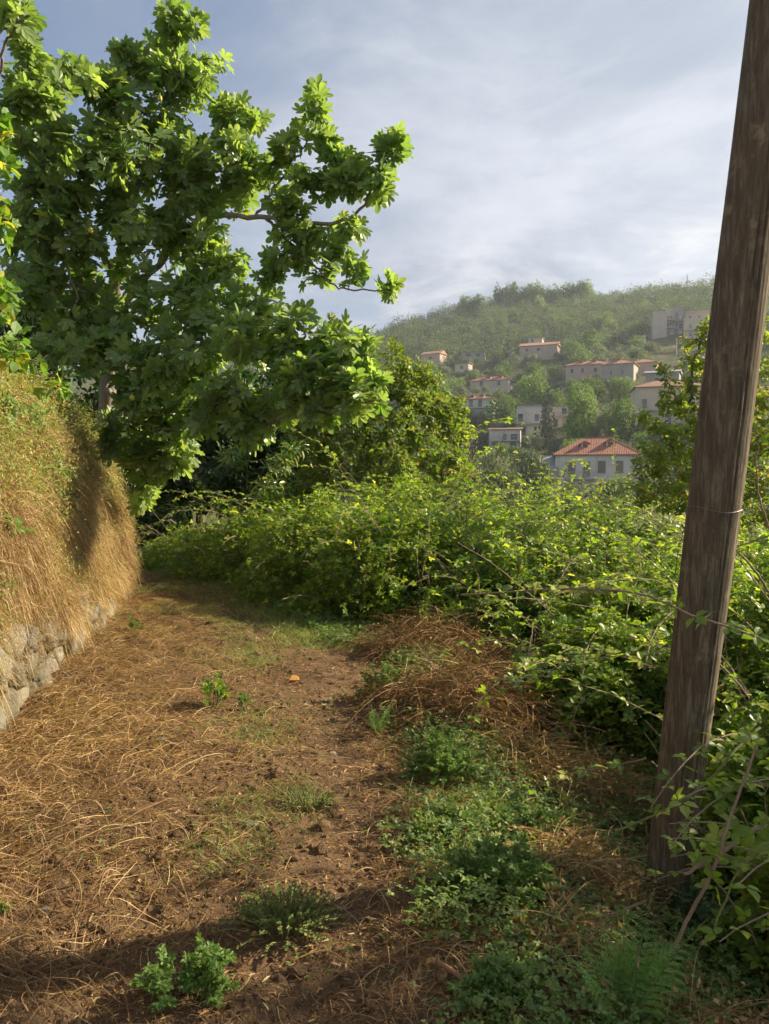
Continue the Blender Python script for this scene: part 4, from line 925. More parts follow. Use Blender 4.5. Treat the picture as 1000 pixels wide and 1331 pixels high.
def bramble(label, cx, cy, rx, ry, h, n, seed, ncane=26, size=.062, group=None, leafm='bramble', dry=0):
    r_ = np.random.default_rng(seed); gz = float(H(cx, cy)); root = thing('bramble_bush', label, 'bramble bush', (cx, cy, gz), group)
    lv = LV(); u = unit(r_.normal(size=(n, 3))); u[:, 2] = np.abs(u[:, 2]) * 1.1 - .12
    bump = 1 + .16 * np.sin(u[:, 0] * 5 + seed) * np.sin(u[:, 1] * 6 + seed * 2) + .10 * np.sin(u[:, 0] * 13 + u[:, 2] * 9) + .07 * np.sin(u[:, 1] * 21 - u[:, 0] * 17)
    rr = bump * (1.02 - np.abs(r_.normal(0, .17, n)) + .10 * (r_.random(n) > .88) * r_.random(n))
    pos = np.array([cx, cy, gz]) + u * rr[:, None] * np.array([rx, ry, h])
    pos[:, 2] = np.maximum(pos[:, 2], H(pos[:, 0], pos[:, 1]) + .02)
    d = unit(r_.normal(size=(n, 3)) * [1, 1, .45] + u * .5); nn = unit(u * .45 + np.array([0, 0, .9]) + r_.normal(size=(n, 3)) * .42)
    tint = r_.random((n, 3)); tint[:, 0] = np.clip(tint[:, 0] * .65 + .45 * (rr > .97) * r_.random(n) + .12 * np.sin(u[:, 0] * 7 + seed), 0, 1)
    gap = np.sin(pos[:, 0] * 3.1 + seed) * np.sin(pos[:, 1] * 3.7 + 1.3 * np.sin(pos[:, 2] * 5)) + .35 * np.sin(pos[:, 2] * 9 + pos[:, 0] * 7)
    ok = (gap > -.55) | (r_.random(n) < .22); pos, d, nn, tint = pos[ok], d[ok], nn[ok], tint[ok]; n = len(pos)
    q = r_.integers(0, n, n); hi = pos[q] + unit(r_.normal(size=(n, 3))) * .05; lv.put(TS, hi, unit(r_.normal(size=(n, 3))), unit(r_.normal(size=(n, 3)) * .5 + [0, 0, .8]), size * r_.uniform(.35, .8, n), np.clip(tint[q] * .8 + .15, 0, 1))
    k = r_.random(n) < .6
    lv.put(TTRI, pos[k], d[k], nn[k], size * r_.uniform(.55, 1.15, k.sum()), tint[k]); lv.put(TFIVE, pos[~k], d[~k], nn[~k], size * r_.uniform(.55, 1.1, (~k).sum()), tint[~k])
    cn = MB()
    for q in range(ncane):
        a = r_.uniform(0, 2 * pi); st = np.array([cx + cos(a) * rx * .5, cy + sin(a) * ry * .5, gz + h * r_.uniform(.3, .85)])
        L = r_.uniform(.6, 1.7) * max(rx, h) * (.95 if ncane > 5 else .2); pts = curved(st, [cos(a) * .8, sin(a) * .8, r_.uniform(.5, 1.3)], L, 12, 1.5 / max(L, .5), r_, .5)
        pts[:, 2] = np.maximum(pts[:, 2], gz + .05)
        cn.tube(pts, np.linspace(.0055, .002, 12), 5, cap=False); leafcane(lv, pts, .065, size, TTRI, r_, .3)
    for q in range(ncane):     # bare canes seen inside and at the foot
        a = r_.uniform(0, 2 * pi); st = np.array([cx + cos(a) * rx * .8, cy + sin(a) * ry * .8, gz]); pts = curved(st, [cos(a) * .2 + r_.normal() * .3, sin(a) * .2 + r_.normal() * .3, 1], h * r_.uniform(.5, 1.1), 8, .8, r_, .9)
        cn.tube(pts, .004, 4, cap=False)
    o_ = lv.build('leaves', M[leafm], root, (cx, cy, gz)); o_.location = (0, 0, 0)
    o_ = cn.build('canes', M['cane'], root, (cx, cy, gz)); o_.location = (0, 0, 0)
    return root
BR = [('bramble bush at the far bend below the dark evergreens', -3.0, 13.4, 1.5, 1.2, .75, 6000), ('bramble bush in front of the glossy long leaved bush', -1.75, 11.6, 1.4, 1.1, 1.2, 8000),
      ('bramble bush reaching down to the green verge of the path', -.75, 10.1, 1.25, 1.1, 1.22, 9500), ('bramble bush under the yellow green bush', .45, 11.2, 1.5, 1.2, 1.65, 8500), ('bramble bush overhanging the dark hollow by the path', .22, 8.9, 1.15, 1.1, 1.15, 9500),
      ('sunlit crest of brambles below the withered shrub', 1.45, 9.8, 1.4, 1.2, 1.30, 9000), ('bramble bush above the dead bracken heap', 1.35, 8.0, 1.1, .95, .98, 9500), ('bramble bush between the crest and the timber pole', 2.55, 8.4, 1.3, 1.3, 1.22, 9500),
      ('bramble bush just behind the timber pole', 2.55, 6.6, 1.1, .9, 1.05, 9500), ('large bramble bush under the yellow green tree', 3.9, 7.6, 1.5, 1.3, 1.20, 8500), ('bramble bush over the golden straw beside the pole', 1.75, 5.45, .85, .75, .78, 9000),
      ('bright bramble bush filling the edge past the pole', 2.55, 4.55, .8, .75, 1.30, 9500), ('dark bramble bush low beside the foot of the pole', 2.05, 3.5, .62, .5, .92, 8000), ('shaded bramble bush in the nearest corner', 1.95, 2.55, .62, .5, .75, 7500),
      ('bramble bush on the falling slope before the valley', 2.6, 12.0, 2.0, 1.5, 1.35, 7000), ('bramble bush on the slope under the bare twigged shrub', 5.4, 11.4, 2.0, 1.6, 1.1, 5500)]
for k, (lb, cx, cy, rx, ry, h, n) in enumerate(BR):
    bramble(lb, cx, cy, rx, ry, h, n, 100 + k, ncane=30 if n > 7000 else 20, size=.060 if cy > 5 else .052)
# thicket just outside the frame that shades the corner
bramble('tall leafy thicket shading the near corner of the path', 3.3, 2.9, .95, 1.0, 1.95, 8000, 140, 4, .07)
tt = unit(rng.normal(size=(260, 3))) * (rng.random((260, 1)) ** .4) * [1.5, 1.1, 1.6] + [5.6, 2.75, 3.5]  # unseen tree added to dapple the near ground and break up the pole's shadow
woody('added_shade_tree', 'sparse young tree added outside the frame to dapple the near path with shade', 'tree', (5.6, 2.8, -.4), [([(5.6, 2.8, -.5), (5.65, 2.8, 1.2), (5.6, 2.8, 2.6)], .06, .04)], [([(5.6, 2.65, 2.2), (5.2, 2.3, 3.1), (5.0, 2.1, 3.9)], .025, .008), ([(5.6, 2.65, 2.4), (6.0, 2.9, 3.2), (6.2, 3.2, 3.9)], .025, .008)], tt, [TL], 9, .135, M['plum'], M['bark'], .004, 88)
# single canes that stand out
def cane(label, pix, r0, r1, sp, size, tpl='TTRI', skip=.15, cm='cane', lm='bramble', seed=0, name='bramble_cane', cat='bramble cane', up=.8):
    pts = fit([P(*q) for q in pix], 44); r_ = np.random.default_rng(seed + 300); pts = pts + np.cumsum(r_.normal(size=pts.shape) * .0012, axis=0)
    root = thing(name, label, cat, pts[0]); m = MB(); m.tube(pts, np.linspace(r0, r1, 44), 7)
    for q in range(6, 44, 3):      # thorns
        dd = unit(r_.normal(size=3)); m.tube([pts[q], pts[q] + dd * (r0 * 2.6)], [r0 * .45, .0003], 4, cap=False)
    m.build('stem', M[cm], root, tuple(pts[0])).location = (0, 0, 0)
    lv = LV(); leafcane(lv, pts, sp, size, globals()[tpl], r_, skip, up); lv.build('leaves', M[lm], root, tuple(pts[0])).location = (0, 0, 0)
cane('long arching bramble cane crossing in front of the timber pole', [(600, 772, 3.4), (720, 765, 2.9), (800, 766, 2.65), (850, 775, 2.55), (900, 795, 2.5), (960, 815, 2.5), (1030, 840, 2.6)], .0036, .0045, .055, .055, seed=1)
cane('reddish bare cane leaning beside the upper right of the pole', [(1010, 790, 3.3), (985, 745, 3.3), (960, 715, 3.3), (930, 690, 3.35)], .006, .004, .12, .05, seed=2)
cane('pale straight dead cane above the bright bramble crest', [(720, 800, 5.6), (680, 765, 5.6), (640, 730, 5.6), (596, 704, 5.6)], .006, .003, .5, .04, seed=3)
cane('bramble cane reaching over the dead bracken with bright leaf pairs', [(900, 835, 3.6), (820, 850, 3.7), (740, 862, 3.8), (690, 885, 3.9), (650, 893, 4.0)], .0045, .002, .05, .060, skip=.1, seed=4)
cane('lower bramble cane pointing over the bracken heap', [(850, 868, 3.4), (790, 850, 3.5), (730, 855, 3.6), (700, 870, 3.7)], .004, .002, .045, .055, skip=.1, seed=5)
cane('thin cane with toothed leaves crossing the foot of the pole', [(800, 1080, 2.5), (850, 1062, 2.45), (890, 1045, 2.4), (930, 1015, 2.4), (955, 985, 2.4), (990, 950, 2.5)], .004, .005, .05, .046, skip=.05, cm='greencane', seed=6)
cane('broken whitish branch ending beside the foot of the pole', [(890, 1136, 2.2), (920, 1115, 2.2), (950, 1095, 2.2), (975, 1075, 2.25), (1020, 1065, 2.3)], .0055, .008, .05, .050, skip=.1, seed=7)
cane('upright leaning brown stem in the near corner', [(873, 1238, 2.15), (900, 1180, 2.15), (925, 1130, 2.15), (943, 1080, 2.15), (958, 1035, 2.2), (985, 960, 2.25)], .006, .004, .040, .050, 'TTRI', .3, seed=8)
cane('green stem curving up at the edge of the near corner', [(930, 1205, 2.1), (945, 1170, 2.1), (965, 1130, 2.1), (1000, 1100, 2.1), (1030, 1090, 2.1)], .0035, .003, .06, .045, cm='greencane', seed=9)
cane('bramble shoot hanging in front of the bramble bush face', [(770, 790, 5.2), (700, 780, 5.1), (655, 785, 5.0), (630, 830, 5.0), (612, 862, 5.0)], .004, .002, .05, .05, seed=10)
cane('pale shoot with bright leaves in the upper right corner of the brambles', [(1020, 690, 3.2), (985, 700, 3.2), (950, 712, 3.3), (905, 730, 3.4)], .004, .002, .05, .058, seed=11)
cane('shoot with a rosette of bright leaves against the dark tree', [(1000, 690, 3.0), (985, 640, 3.0), (980, 600, 3.0), (983, 582, 3.0)], .004, .002, .07, .06, skip=.8, seed=12)
cane('leafy shoot over the pale straw left of the pole', [(840, 985, 3.2), (780, 1000, 3.3), (720, 1010, 3.4), (680, 1030, 3.5)], .004, .002, .045, .052, seed=13)
cane('grey cane lying over the straw below the pole', [(840, 1170, 2.4), (790, 1190, 2.45), (740, 1200, 2.5), (690, 1218, 2.5)], .0035, .002, .12, .04, seed=14)
# ---- dead bracken and straw heaps
def heap(name, label, cat, cx, cy, rx, ry, h, n, L, w, matl, seed, straight=.3, extra=0):
    r_ = np.random.default_rng(seed); gz = float(GZ(cx, cy)); lv = LV()
    a = r_.uniform(0, 2 * pi, n); q = np.sqrt(r_.random(n)); st = np.stack([cx + np.cos(a) * q * rx, cy + np.sin(a) * q * ry, np.zeros(n)], -1)
    top = h * np.sqrt(np.maximum(1 - q ** 2, .02)); st[:, 2] = GZ(st[:, 0], st[:, 1]) + top * r_.uniform(.25, 1.05, n)
    th = a + r_.normal(0, 2.0, n); d = unit(np.stack([np.cos(th), np.sin(th), r_.uniform(-.6, .8, n)], -1)); top *= 1 + .35 * nz(st[:, 0], st[:, 1], 6, seed)
    st[:, 2] = GZ(st[:, 0], st[:, 1]) + top * r_.uniform(.1, 1.0, n); K = 7
    Ls = L * r_.uniform(.4, 1.3, n); t = np.linspace(0, 1, K)[None, :, None]
    side = unit(np.cross(d, [0, 0, 1.])) * r_.normal(0, .25, (n, 1))
    Pt = st[:, None] + d[:, None] * t * Ls[:, None, None] + side[:, None] * (t ** 2) * Ls[:, None, None] + np.array([0, 0, -1.]) * t ** 2 * Ls[:, None, None] * .35
    Pt[..., 2] = np.maximum(Pt[..., 2], GZ(Pt[..., 0], Pt[..., 1]) + .006)
    lv.strands(Pt, w * r_.uniform(.5, 1.5, n), r_.random((n, 3)))
    q = r_.integers(0, n, n * 3); lp = Pt[q, r_.integers(2, K, n * 3)] + r_.normal(0, .006, (n * 3, 3)); lv.put(TS, lp, unit(r_.normal(size=lp.shape)), unit(r_.normal(size=lp.shape)), r_.uniform(.008, .028, n * 3), r_.random((n * 3, 3)))
    o_ = lv.build(name, matl, None, (cx, cy, gz)); tag(o_, label, cat); return o_
heap('dead_bracken', 'russet heap of dead bracken fronds in the dark hollow', 'dead bracken', .55, 6.6, .75, .5, .38, 1500, .38, .006, M['bracken'], 201)
heap('dead_bracken', 'tangled brown bracken heap behind the round herb clump', 'dead bracken', .62, 4.95, .62, .42, .36, 1900, .42, .006, M['bracken'], 202)
heap('dead_bracken', 'thin heap of dead bracken under the bramble overhang', 'dead bracken', 1.25, 5.9, .6, .5, .42, 1300, .4, .006, M['bracken'], 203)
heap('straw_heap', 'golden straw heap fallen between the herb clump and the pole', 'straw heap', 1.05, 4.15, .5, .42, .26, 1700, .36, .004, M['straw'], 204)
heap('straw_heap', 'golden straw heap left of the foot of the pole', 'straw heap', .82, 2.95, .22, .26, .20, 1300, .24, .0032, M['straw'], 205)
heap('straw_heap', 'orange straw heap in the nearest corner under the brambles', 'straw heap', 1.1, 2.12, .32, .22, .13, 1100, .26, .0032, M['straw'], 206)
heap('straw_heap', 'pale straw heap beside the tall green fern', 'straw heap', .62, 2.4, .14, .2, .12, 700, .2, .003, M['straw'], 207)
# broken bracken stalks
for k, (a, b_, lab) in enumerate((((508, 960, 4.7), (600, 880, 4.9), 'brown stalk leaning left out of the bracken heap'), ((515, 955, 4.6), (585, 905, 4.8), 'second brown stalk leaning left out of the bracken heap'), ((570, 950, 4.7), (566, 895, 4.75), 'short upright snapped stalk in the bracken heap'))):
    m = MB(); p0, p1 = P(*a), P(*b_); p0[2] = max(p0[2], GZ(p0[0], p0[1]) + .01); m.tube(fit([p0, (p0 + p1) / 2 + [0, 0, .02], p1], 10), np.linspace(.007, .005, 10), 6)
    tag(m.build('dead_stalk', M['bracken'], None, tuple(p0)), lab, 'stalk')
# ---- small plants
def clump(name, label, cat, cx, cy, rx, ry, h, n, tpl, size, matl, seed, stems=24, upright=.3):
    r_ = np.random.default_rng(seed); gz = float(GZ(cx, cy)); root = thing(name, label, cat, (cx, cy, gz)); lv = LV(); st = MB()
    per = max(n // stems, 1)
    for q in range(stems):
        a = r_.uniform(0, 2 * pi); rr = math.sqrt(r_.random()); rr *= r_.uniform(.7, 1.25); tip = np.array([cx + cos(a) * rr * rx, cy + sin(a) * rr * ry, gz + h * math.sqrt(max(1 - .75 * rr * rr, .1)) * r_.uniform(.35, 1.15)])
        b0 = np.array([cx + cos(a) * rr * rx * .45, cy + sin(a) * rr * ry * .45, gz]); pts = fit([b0, (b0 + tip) / 2 + [0, 0, h * .12], tip], 9); st.tube(pts, np.linspace(.0022, .0012, 9), 4, cap=False)
        t = r_.uniform(.25, 1, per) ** .7; pos = np.stack([np.interp(t, np.linspace(0, 1, 9), pts[:, i]) for i in range(3)], -1)
        an = r_.uniform(0, 2 * pi, per); d = unit(np.stack([np.cos(an), np.sin(an), np.full(per, upright)], -1) + r_.normal(size=(per, 3)) * .2)
        lv.put(tpl, pos, d, unit(np.array([0, 0, 1.]) + r_.normal(size=(per, 3)) * .35), size * r_.uniform(.6, 1.2, per), np.clip(r_.random((per, 3)) * [.7, 1, 1] + [.3 * (t.mean()), 0, 0], 0, 1))
    st.build('stems', M['greencane'], root, (cx, cy, gz)).location = (0, 0, 0); lv.build('leaves', matl, root, (cx, cy, gz)).location = (0, 0, 0)
def at(px, py):
    """ground point under a pixel"""
    for d in np.arange(1.3, 16, .02):
        p = P(px, py, d)
        if p[2] <= GZ(p[0], p[1]): return p
    return p
def cl(name, label, cat, px, py, wpx, hpx, n, tpl, size, matl, seed, stems=24, up=.3):
    p = at(px, py); k = p[1] / F; clump(name, label, cat, p[0], p[1] + wpx * k * .3, wpx * k / 2, wpx * k * .42, hpx * k, n, tpl, size, matl, seed, stems, up)
cl('herb_clump', 'round cushion of bright green herb beside the path', 'herb', 580, 1030, 112, 72, 2600, TTRI, .017, M['herb'], 301, 90)
cl('broad_leaved_weed', 'pale broad leaved weed below the round herb cushion', 'weed', 590, 1098, 60, 50, 120, TL, .045, M['laurel'], 302, 12, .6)
cl('feathery_weed', 'pale feathery weed at the edge left of the broad leaved weed', 'weed', 555, 1110, 44, 50, 600, TS, .014, M['vine'], 303, 26, .8)
cl('leafy_weed', 'dark leafy weed patch under the broad leaved weed', 'weed', 650, 1190, 160, 70, 2200, TTRI, .018, M['herb'], 304, 90)
cl('leafy_weed', 'dark leafy weed patch at the bottom left of the tall fern', 'weed', 660, 1330, 130, 50, 1500, TTRI, .018, M['herb'], 305, 60)
cl('leafy_weed', 'leafy weed patch between the herb cushion and the straw heap', 'weed', 690, 1120, 120, 50, 1300, TTRI, .018, M['herb'], 306, 60)
cl('leafy_weed', 'broad leaved sprig at the foot of the pole', 'weed', 868, 1210, 90, 60, 160, TL, .05, M['dark'], 307, 20)
cl('feathery_weed', 'dark feathery weed clump in the near middle of the path', 'weed', 365, 1245, 170, 46, 3600, TS, .011, M['grass'], 308, 170, .35)
cl('feathery_weed', 'small feathery weed clump farther up the middle of the path', 'weed', 398, 1062, 100, 30, 1500, TS, .010, M['grass'], 309, 90, .35)
cl('leafy_weed', 'leafy weed at the near edge of the photo on the path', 'weed', 232, 1330, 150, 66, 900, TTRI, .019, M['herb'], 310, 46)
cl('grassy_weed', 'bright upright weed in the sunlit path by the wall', 'weed', 272, 926, 46, 44, 420, TLANCE, .045, M['vine'], 311, 22, 1.4)
cl('grassy_weed', 'small green sprout beside the bright upright weed', 'weed', 318, 928, 26, 26, 160, TLANCE, .035, M['herb'], 312, 12, 1.4)
cl('leafy_weed', 'single weed tuft on the bare soil at the left margin', 'weed', 4, 1200, 18, 18, 60, TL, .02, M['herb'], 313, 8)
cl('leafy_weed', 'green weed patch under the dead bracken at the path edge', 'weed', 500, 915, 84, 44, 1200, TTRI, .02, M['herb'], 314, 46)
cl('leafy_weed', 'grey green sprig in front of the broken whitish branch', 'weed', 920, 1250, 110, 70, 240, TL, .04, M['dark'], 315, 24)
cl('leafy_weed', 'green weed at the foot of the stone wall', 'weed', 172, 905 - 80, 30, 24, 200, TL, .03, M['herb'], 316, 14)
cl('broad_leaved_weed', 'single pair of pale leaves at the bottom of the photo', 'weed', 600, 1338, 40, 30, 14, TL, .06, M['laurel'], 317, 4, .6)
def fern(label, px, py, hgt, nf, seed, lean=.5, heads=None):
    r_ = np.random.default_rng(seed); p = at(px, py); root = thing('fern', label, 'fern', p)
    for q in range(nf):
        a = r_.uniform(0, 2 * pi) if heads is None else heads[q]; L = hgt * r_.uniform(.8, 1.15)
        pts = curved(p, [cos(a) * lean, sin(a) * lean, 1.1], L, 20, 1.6 / L * .5, r_, .1)
        lv = LV(); tan = unit(np.gradient(pts, axis=0))
        for i in range(4, 20):
            u = (i - 3) / 17; pl = L * .30 * math.sin(pi * min(u * .8 + .25, 1)) ** .8 * (1.08 - u * .85)
            for sgn in (-1, 1):
                sd_ = unit(np.cross(tan[i], [0, 0, 1.]) * sgn + tan[i] * .45)
                k = max(int(pl / .0085), 3); t = np.linspace(.12, 1, k); pp = pts[i] + sd_ * (t * pl)[:, None] + np.array([0, 0, -1.]) * (t ** 2 * pl * .25)[:, None]
                for s2 in (-1, 1):
                    d = unit(np.cross(sd_, [0, 0, 1.]) * s2 + sd_ * .6); sz = .20 * pl * (1.1 - t * .85)
                    lv.put(TS, pp, np.tile(d, (k, 1)), np.tile([0, 0, 1.], (k, 1)) + r_.normal(size=(k, 3)) * .12, sz, r_.random((k, 3)) * [1, .9, 1])
        m = MB(); m.tube(pts, np.linspace(.0022, .0008, 20), 4, cap=False); fr = m.build('frond', M['greencane'], root, tuple(p)); fr.location = (0, 0, 0)
        lv.build('leaflets', M['fern'], fr, tuple(p)).location = (0, 0, 0)
fern('small bright fern standing at the edge of the bracken heap', 492, 962, .26, 3, 401, .35, [2.2, .6, 4.4])
fern('large fern with feathery fronds at the bottom right', 812, 1350, .40, 6, 402, .5, [1.7, 2.4, 3.1, .9, .1, 1.3])
fern('fern growing at the shady bend below the laurel', 245, 735, .75, 5, 403, .6)
fern('small fern hanging over the straw against the pole', 845, 1165, .10, 3, 404, .8)
# ---- timber pole
pb = P(864, 1168, 3.04); pm = P(933, 620, 2.86); ptop = P(1009, 0, 2.72); axis = unit(ptop - pb); pbend = pm - (pb + axis * np.dot(pm - pb, axis))
Lp = 8.2; nr, k = 420, 150; tz = np.linspace(-.5, Lp, nr); 
Lm = np.dot(pm - pb, axis); LT = np.linalg.norm(ptop - pb)
bendf = np.clip(tz / LT, 0, 1) * (1 - np.clip(tz / LT, 0, 1)); bendf = bendf / ((Lm / LT) * (1 - Lm / LT))
ctr = pb + axis * tz[:, None] + pbend * bendf[:, None]
a_ = unit(np.cross(axis, [0, 1., 0])); b2_ = np.cross(axis, a_)          # a_ to the side, b2_ in depth
th = np.linspace(0, 2 * pi, k, endpoint=False)
TH, TZ = np.meshgrid(th, tz)
rad = np.interp(TZ, [0, 1.7, 4, 9], [.087, .097, .086, .08]) + .0025 * nz(TZ, TH * .5, 1.3, 2) + .0016 * nz(TH * 9, TZ * .35, 1, 5) + .0008 * nz(TH * 31, TZ * 1.1, 1, 6)
def angfor(dirx, diry):
    v = np.array([dirx, diry, 0.]); return math.atan2(np.dot(v, b2_), np.dot(v, a_))
def crack(th0, z0, z1, wdt, dep, wob, sd_):
    global rad
    c0 = th0 + wob * np.sin(TZ * .9 + sd_) + wob * .35 * np.sin(TZ * 3.3 + sd_ * 2); dd = (TH - c0 + pi) % (2 * pi) - pi
    rad = rad - dep * np.exp(-(dd / wdt) ** 2) * sstep(z0, z0 + .3, TZ) * sstep(z1, z1 - .3, TZ)
crack(angfor(.22, -.97), .1, 3.0, .030, .022, .05, 1.0); crack(angfor(.10, -1), .9, 2.6, .025, .012, .04, 2.0); crack(angfor(-.35, -.95), .3, 1.6, .02, .007, .05, 3.0); crack(angfor(.8, -.6), 1.4, 3.5, .02, .004, .05, 4.0); crack(angfor(-.1, -1), 2.2, 5, .025, .010, .05, 5)
V = ctr[:, None] + (a_ * np.cos(TH)[..., None] + b2_ * np.sin(TH)[..., None]) * rad[..., None]
i = np.arange(nr - 1)[:, None] * k; j = np.arange(k)[None]; j2 = (j + 1) % k
f = np.stack([i + j, i + j2, i + k + j2, i + k + j], -1).reshape(-1, 4)
b = NB('weathered_timber'); v = b.obj((1, 1, .12)); v2 = b.obj((1, 1, .35))
g1 = b.noise(55, 6, .75, v, .3); g2 = b.noise(3.2, 5, .6, v2); g3 = b.noise(9, 4, .7, b.obj())
col = b.ramp(g1, [(.3, (.062, .049, .034)), (.5, (.125, .100, .068)), (.7, (.27, .23, .16))])
col = b.mix(b.ramp(g2, [(.45, 0.0), (.68, .5)]), col, (.12, .08, .045)); col = b.mix(b.ramp(g3, [(.58, 0.0), (.72, .55)]), col, (.36, .27, .17))
hb_ = b.math('ADD', g1, b.math('MULTIPLY', b.noise(190, 3, .7, v), .6))
M['timber'] = b.out(b.pbsdf(col, .85, .2, b.bump(hb_, .6, .003)))
pole = thing('utility_pole', 'tall weathered round timber pole leaning slightly beside the path', 'pole', pb)
cap = np.array([[(nr - 1) * k + q for q in range(k)]])
o_ = link('post', mesh_raw('post', V.reshape(-1, 3), [f, cap], M['timber'], tuple(pb), smooth=True), pole)
def on_pole(t, dx, dy, out):
    c_ = np.array([np.interp(t, tz, ctr[:, q]) for q in range(3)]); v_ = unit(np.array([dx, dy, 0.])); v_ = unit(v_ - axis * np.dot(v_, axis)); return c_, v_
# small metal plate bent round the pole
m = MB(); tl = min(np.arange(2, 4, .01), key=lambda t: abs(proj([np.interp(t, tz, ctr[:, q]) for q in range(3)])[1] - 137)); ths = np.linspace(angfor(.05, -1), angfor(.62, -.8), 9)
rows = []
for t in (tl, tl + .075):
    c_, _ = on_pole(t, 0, -1, 0); rr = .0895 + .008
    for q in ths: rows.append(c_ + (a_ * cos(q) + b2_ * sin(q)) * rr)
for t in (tl, tl + .075):
    c_, _ = on_pole(t, 0, -1, 0); rr = .0895 + .0045
    for q in ths: rows.append(c_ + (a_ * cos(q) + b2_ * sin(q)) * rr)
fq = [(q, q + 1, q + 10, q + 9) for q in range(8)] + [(q + 18, q + 27, q + 28, q + 19) for q in range(8)] + [(q, q + 18, q + 19, q + 1) for q in range(8)] + [(q + 9, q + 10, q + 28, q + 27) for q in range(8)]
m.add(rows, [fq]); M['plate'] = simple('dull_plate', (.30, .25, .16), .7, .3); m.build('label_plate', M['plate'], pole, tuple(pb)).location = (0, 0, 0)
t0_ = Lm - .12; c_, _ = on_pole(t0_, 0, -1, 0); q = np.linspace(0, 2 * pi, 40); rr = .0995 + .0015
m = MB(); m.tube([c_ + (a_ * cos(x) + b2_ * sin(x)) * rr + axis * .006 * sin(3 * x) for x in q], .0008, 5, cap=False); m.build('wire_tie', M['metal'], pole, tuple(pb)).location = (0, 0, 0)
# ---- stone wall at the foot of the bank
wall = LV(); r_ = np.random.default_rng(77)
M['stone_wall'] = M['stone']
zrow = -.05
while zrow < .5:
    hrow = r_.uniform(.13, .24) ; y = 2.6 + r_.uniform(0, .2)
    while y < 8.4:
        w_ = r_.choice([.12, .18, .26, .36, .46]) * r_.uniform(.8, 1.2)
        if r_.random() < .14: y += w_; continue
        hrow_ = hrow;  s_ = s_of_y(y + w_ / 2); p, n_ = bank(np.array([s_]), np.array([v_of_z(zrow + hrow / 2)])); p = p[0]; p[2] = GZ(p[0], p[1]) * 0 + zrow + hrow / 2 + r_.normal() * .015
        V, Fc = rock(3, (.12 + r_.uniform(0, .05), w_ * .58, hrow * .60), r_.uniform(0, 99), .45); ang = math.atan2(*(ftn[int(s_)][::-1])); q_ = r_.normal() * .22; V = np.stack([V[:, 0], V[:, 1] * cos(q_) - V[:, 2] * sin(q_), V[:, 1] * sin(q_) + V[:, 2] * cos(q_)], -1); V = rotz(V, ang + r_.normal() * .2)
        wall.add(V + p + np.array([ftn[int(s_)][0], ftn[int(s_)][1], 0]) * r_.uniform(-.09, .02), [Fc], np.tile([r_.random(), r_.random(), 0], (len(V), 1)))
        y += w_ * 1.02
    zrow += hrow * .98
w0 = (-2.5, 5, 0); o_ = wall.build('stone_wall', M['stone'], None, w0, True); tag(o_, 'rough limestone retaining wall showing below the dry grass bank', 'stone wall')
# ---- dry grass and leaves hanging on the bank
def hang(n, ylo, yhi, zlo, zhi, L, w, seed, outw=.5, zdep=None, keep=None):
    r_ = np.random.default_rng(seed); y = r_.uniform(ylo, yhi, n); z = r_.uniform(zlo, zhi, n); s_ = s_of_y(y); p, nrm = bank(s_, v_of_z(z))
    pat = nz(y * 1.2, z * 2.0, 1.6, 7.7) + .6 * nz(y * 1.2, z * 1.6, 4.6, 1.3) + .5 * nz(y * 1.2, z * 1.6, 9, 2.3); kk = pat + r_.normal(0, .3, n) > (-.35 if keep is None else keep); p, nrm, y, z, s_ = p[kk], nrm[kk], y[kk], z[kk], s_[kk]; n = len(p)
    out = np.stack([ftn[s_.astype(int)][:, 0], ftn[s_.astype(int)][:, 1], np.zeros(n)], -1); al = np.stack([-out[:, 1], out[:, 0], np.zeros(n)], -1)
    fl = nz(y * .7, z, 2.2, 3.3)[:, None]
    d = unit(out * outw * r_.uniform(.3, 1.6, (n, 1)) + al * (fl * .6 + r_.normal(0, .75, (n, 1))) + np.array([0, 0, 1.]) * r_.uniform(-.9, 1.0, (n, 1)))
    K = 7; t = np.linspace(0, 1, K)[None, :, None]; Ls = (L * r_.uniform(.4, 1.4, n))[:, None, None]
    p = p + out * r_.uniform(0, .09, (n, 1)); Pt = p[:, None] + d[:, None] * t * Ls * .62 + np.array([0, 0, -1.]) * t ** 2 * Ls * r_.uniform(0, 1, (n, 1, 1)) + al[:, None] * r_.normal(0, .10, (n, 1, 1)) * t ** 2 * Ls
    Pt = Pt + (np.sin(t * r_.uniform(3, 9, (n, 1, 1)) + r_.uniform(0, 6, (n, 1, 1))) * al[:, None] + np.cos(t * r_.uniform(3, 9, (n, 1, 1))) * [0, 0, 1.]) * Ls * .07
    Pt[..., 2] = np.maximum(Pt[..., 2], GZ(Pt[..., 0], Pt[..., 1]) + .01); ti = r_.random((n, 3)); ti[:, 0] = np.clip(ti[:, 0] * .6 + .25 + .45 * nz(y * 1.1, z * 1.6, 2.0, 6.6), 0, 1)
    return Pt, w * r_.uniform(.4, 1.4, n), ti, p
hg = LV()
for a in ((20000, 3.6, 10.9, .75, 2.4, .34, .0042, 501, .5, None, .0), (34000, 4.0, 11, .36, 1.5, .28, .004, 502, .5, None, -.4), (16000, 7.4, 11.4, .2, 2.3, .40, .005, 503, .6, None, -.3), (12000, 3.6, 11.4, 1.6, 2.95, .24, .0042, 504, .5, None, -.2), (1500, 3.6, 11, 1.4, 2.7, .55, .005, 505, .9, None, -1), (7000, 7.0, 11.2, .04, .7, .26, .0045, 507, .7, None, -.9), (1800, 4.5, 7.2, .25, .6, .30, .004, 508, .8, None, .1)):
    Pt, w_, ti, _ = hang(*a); hg.strands(Pt, w_, ti)
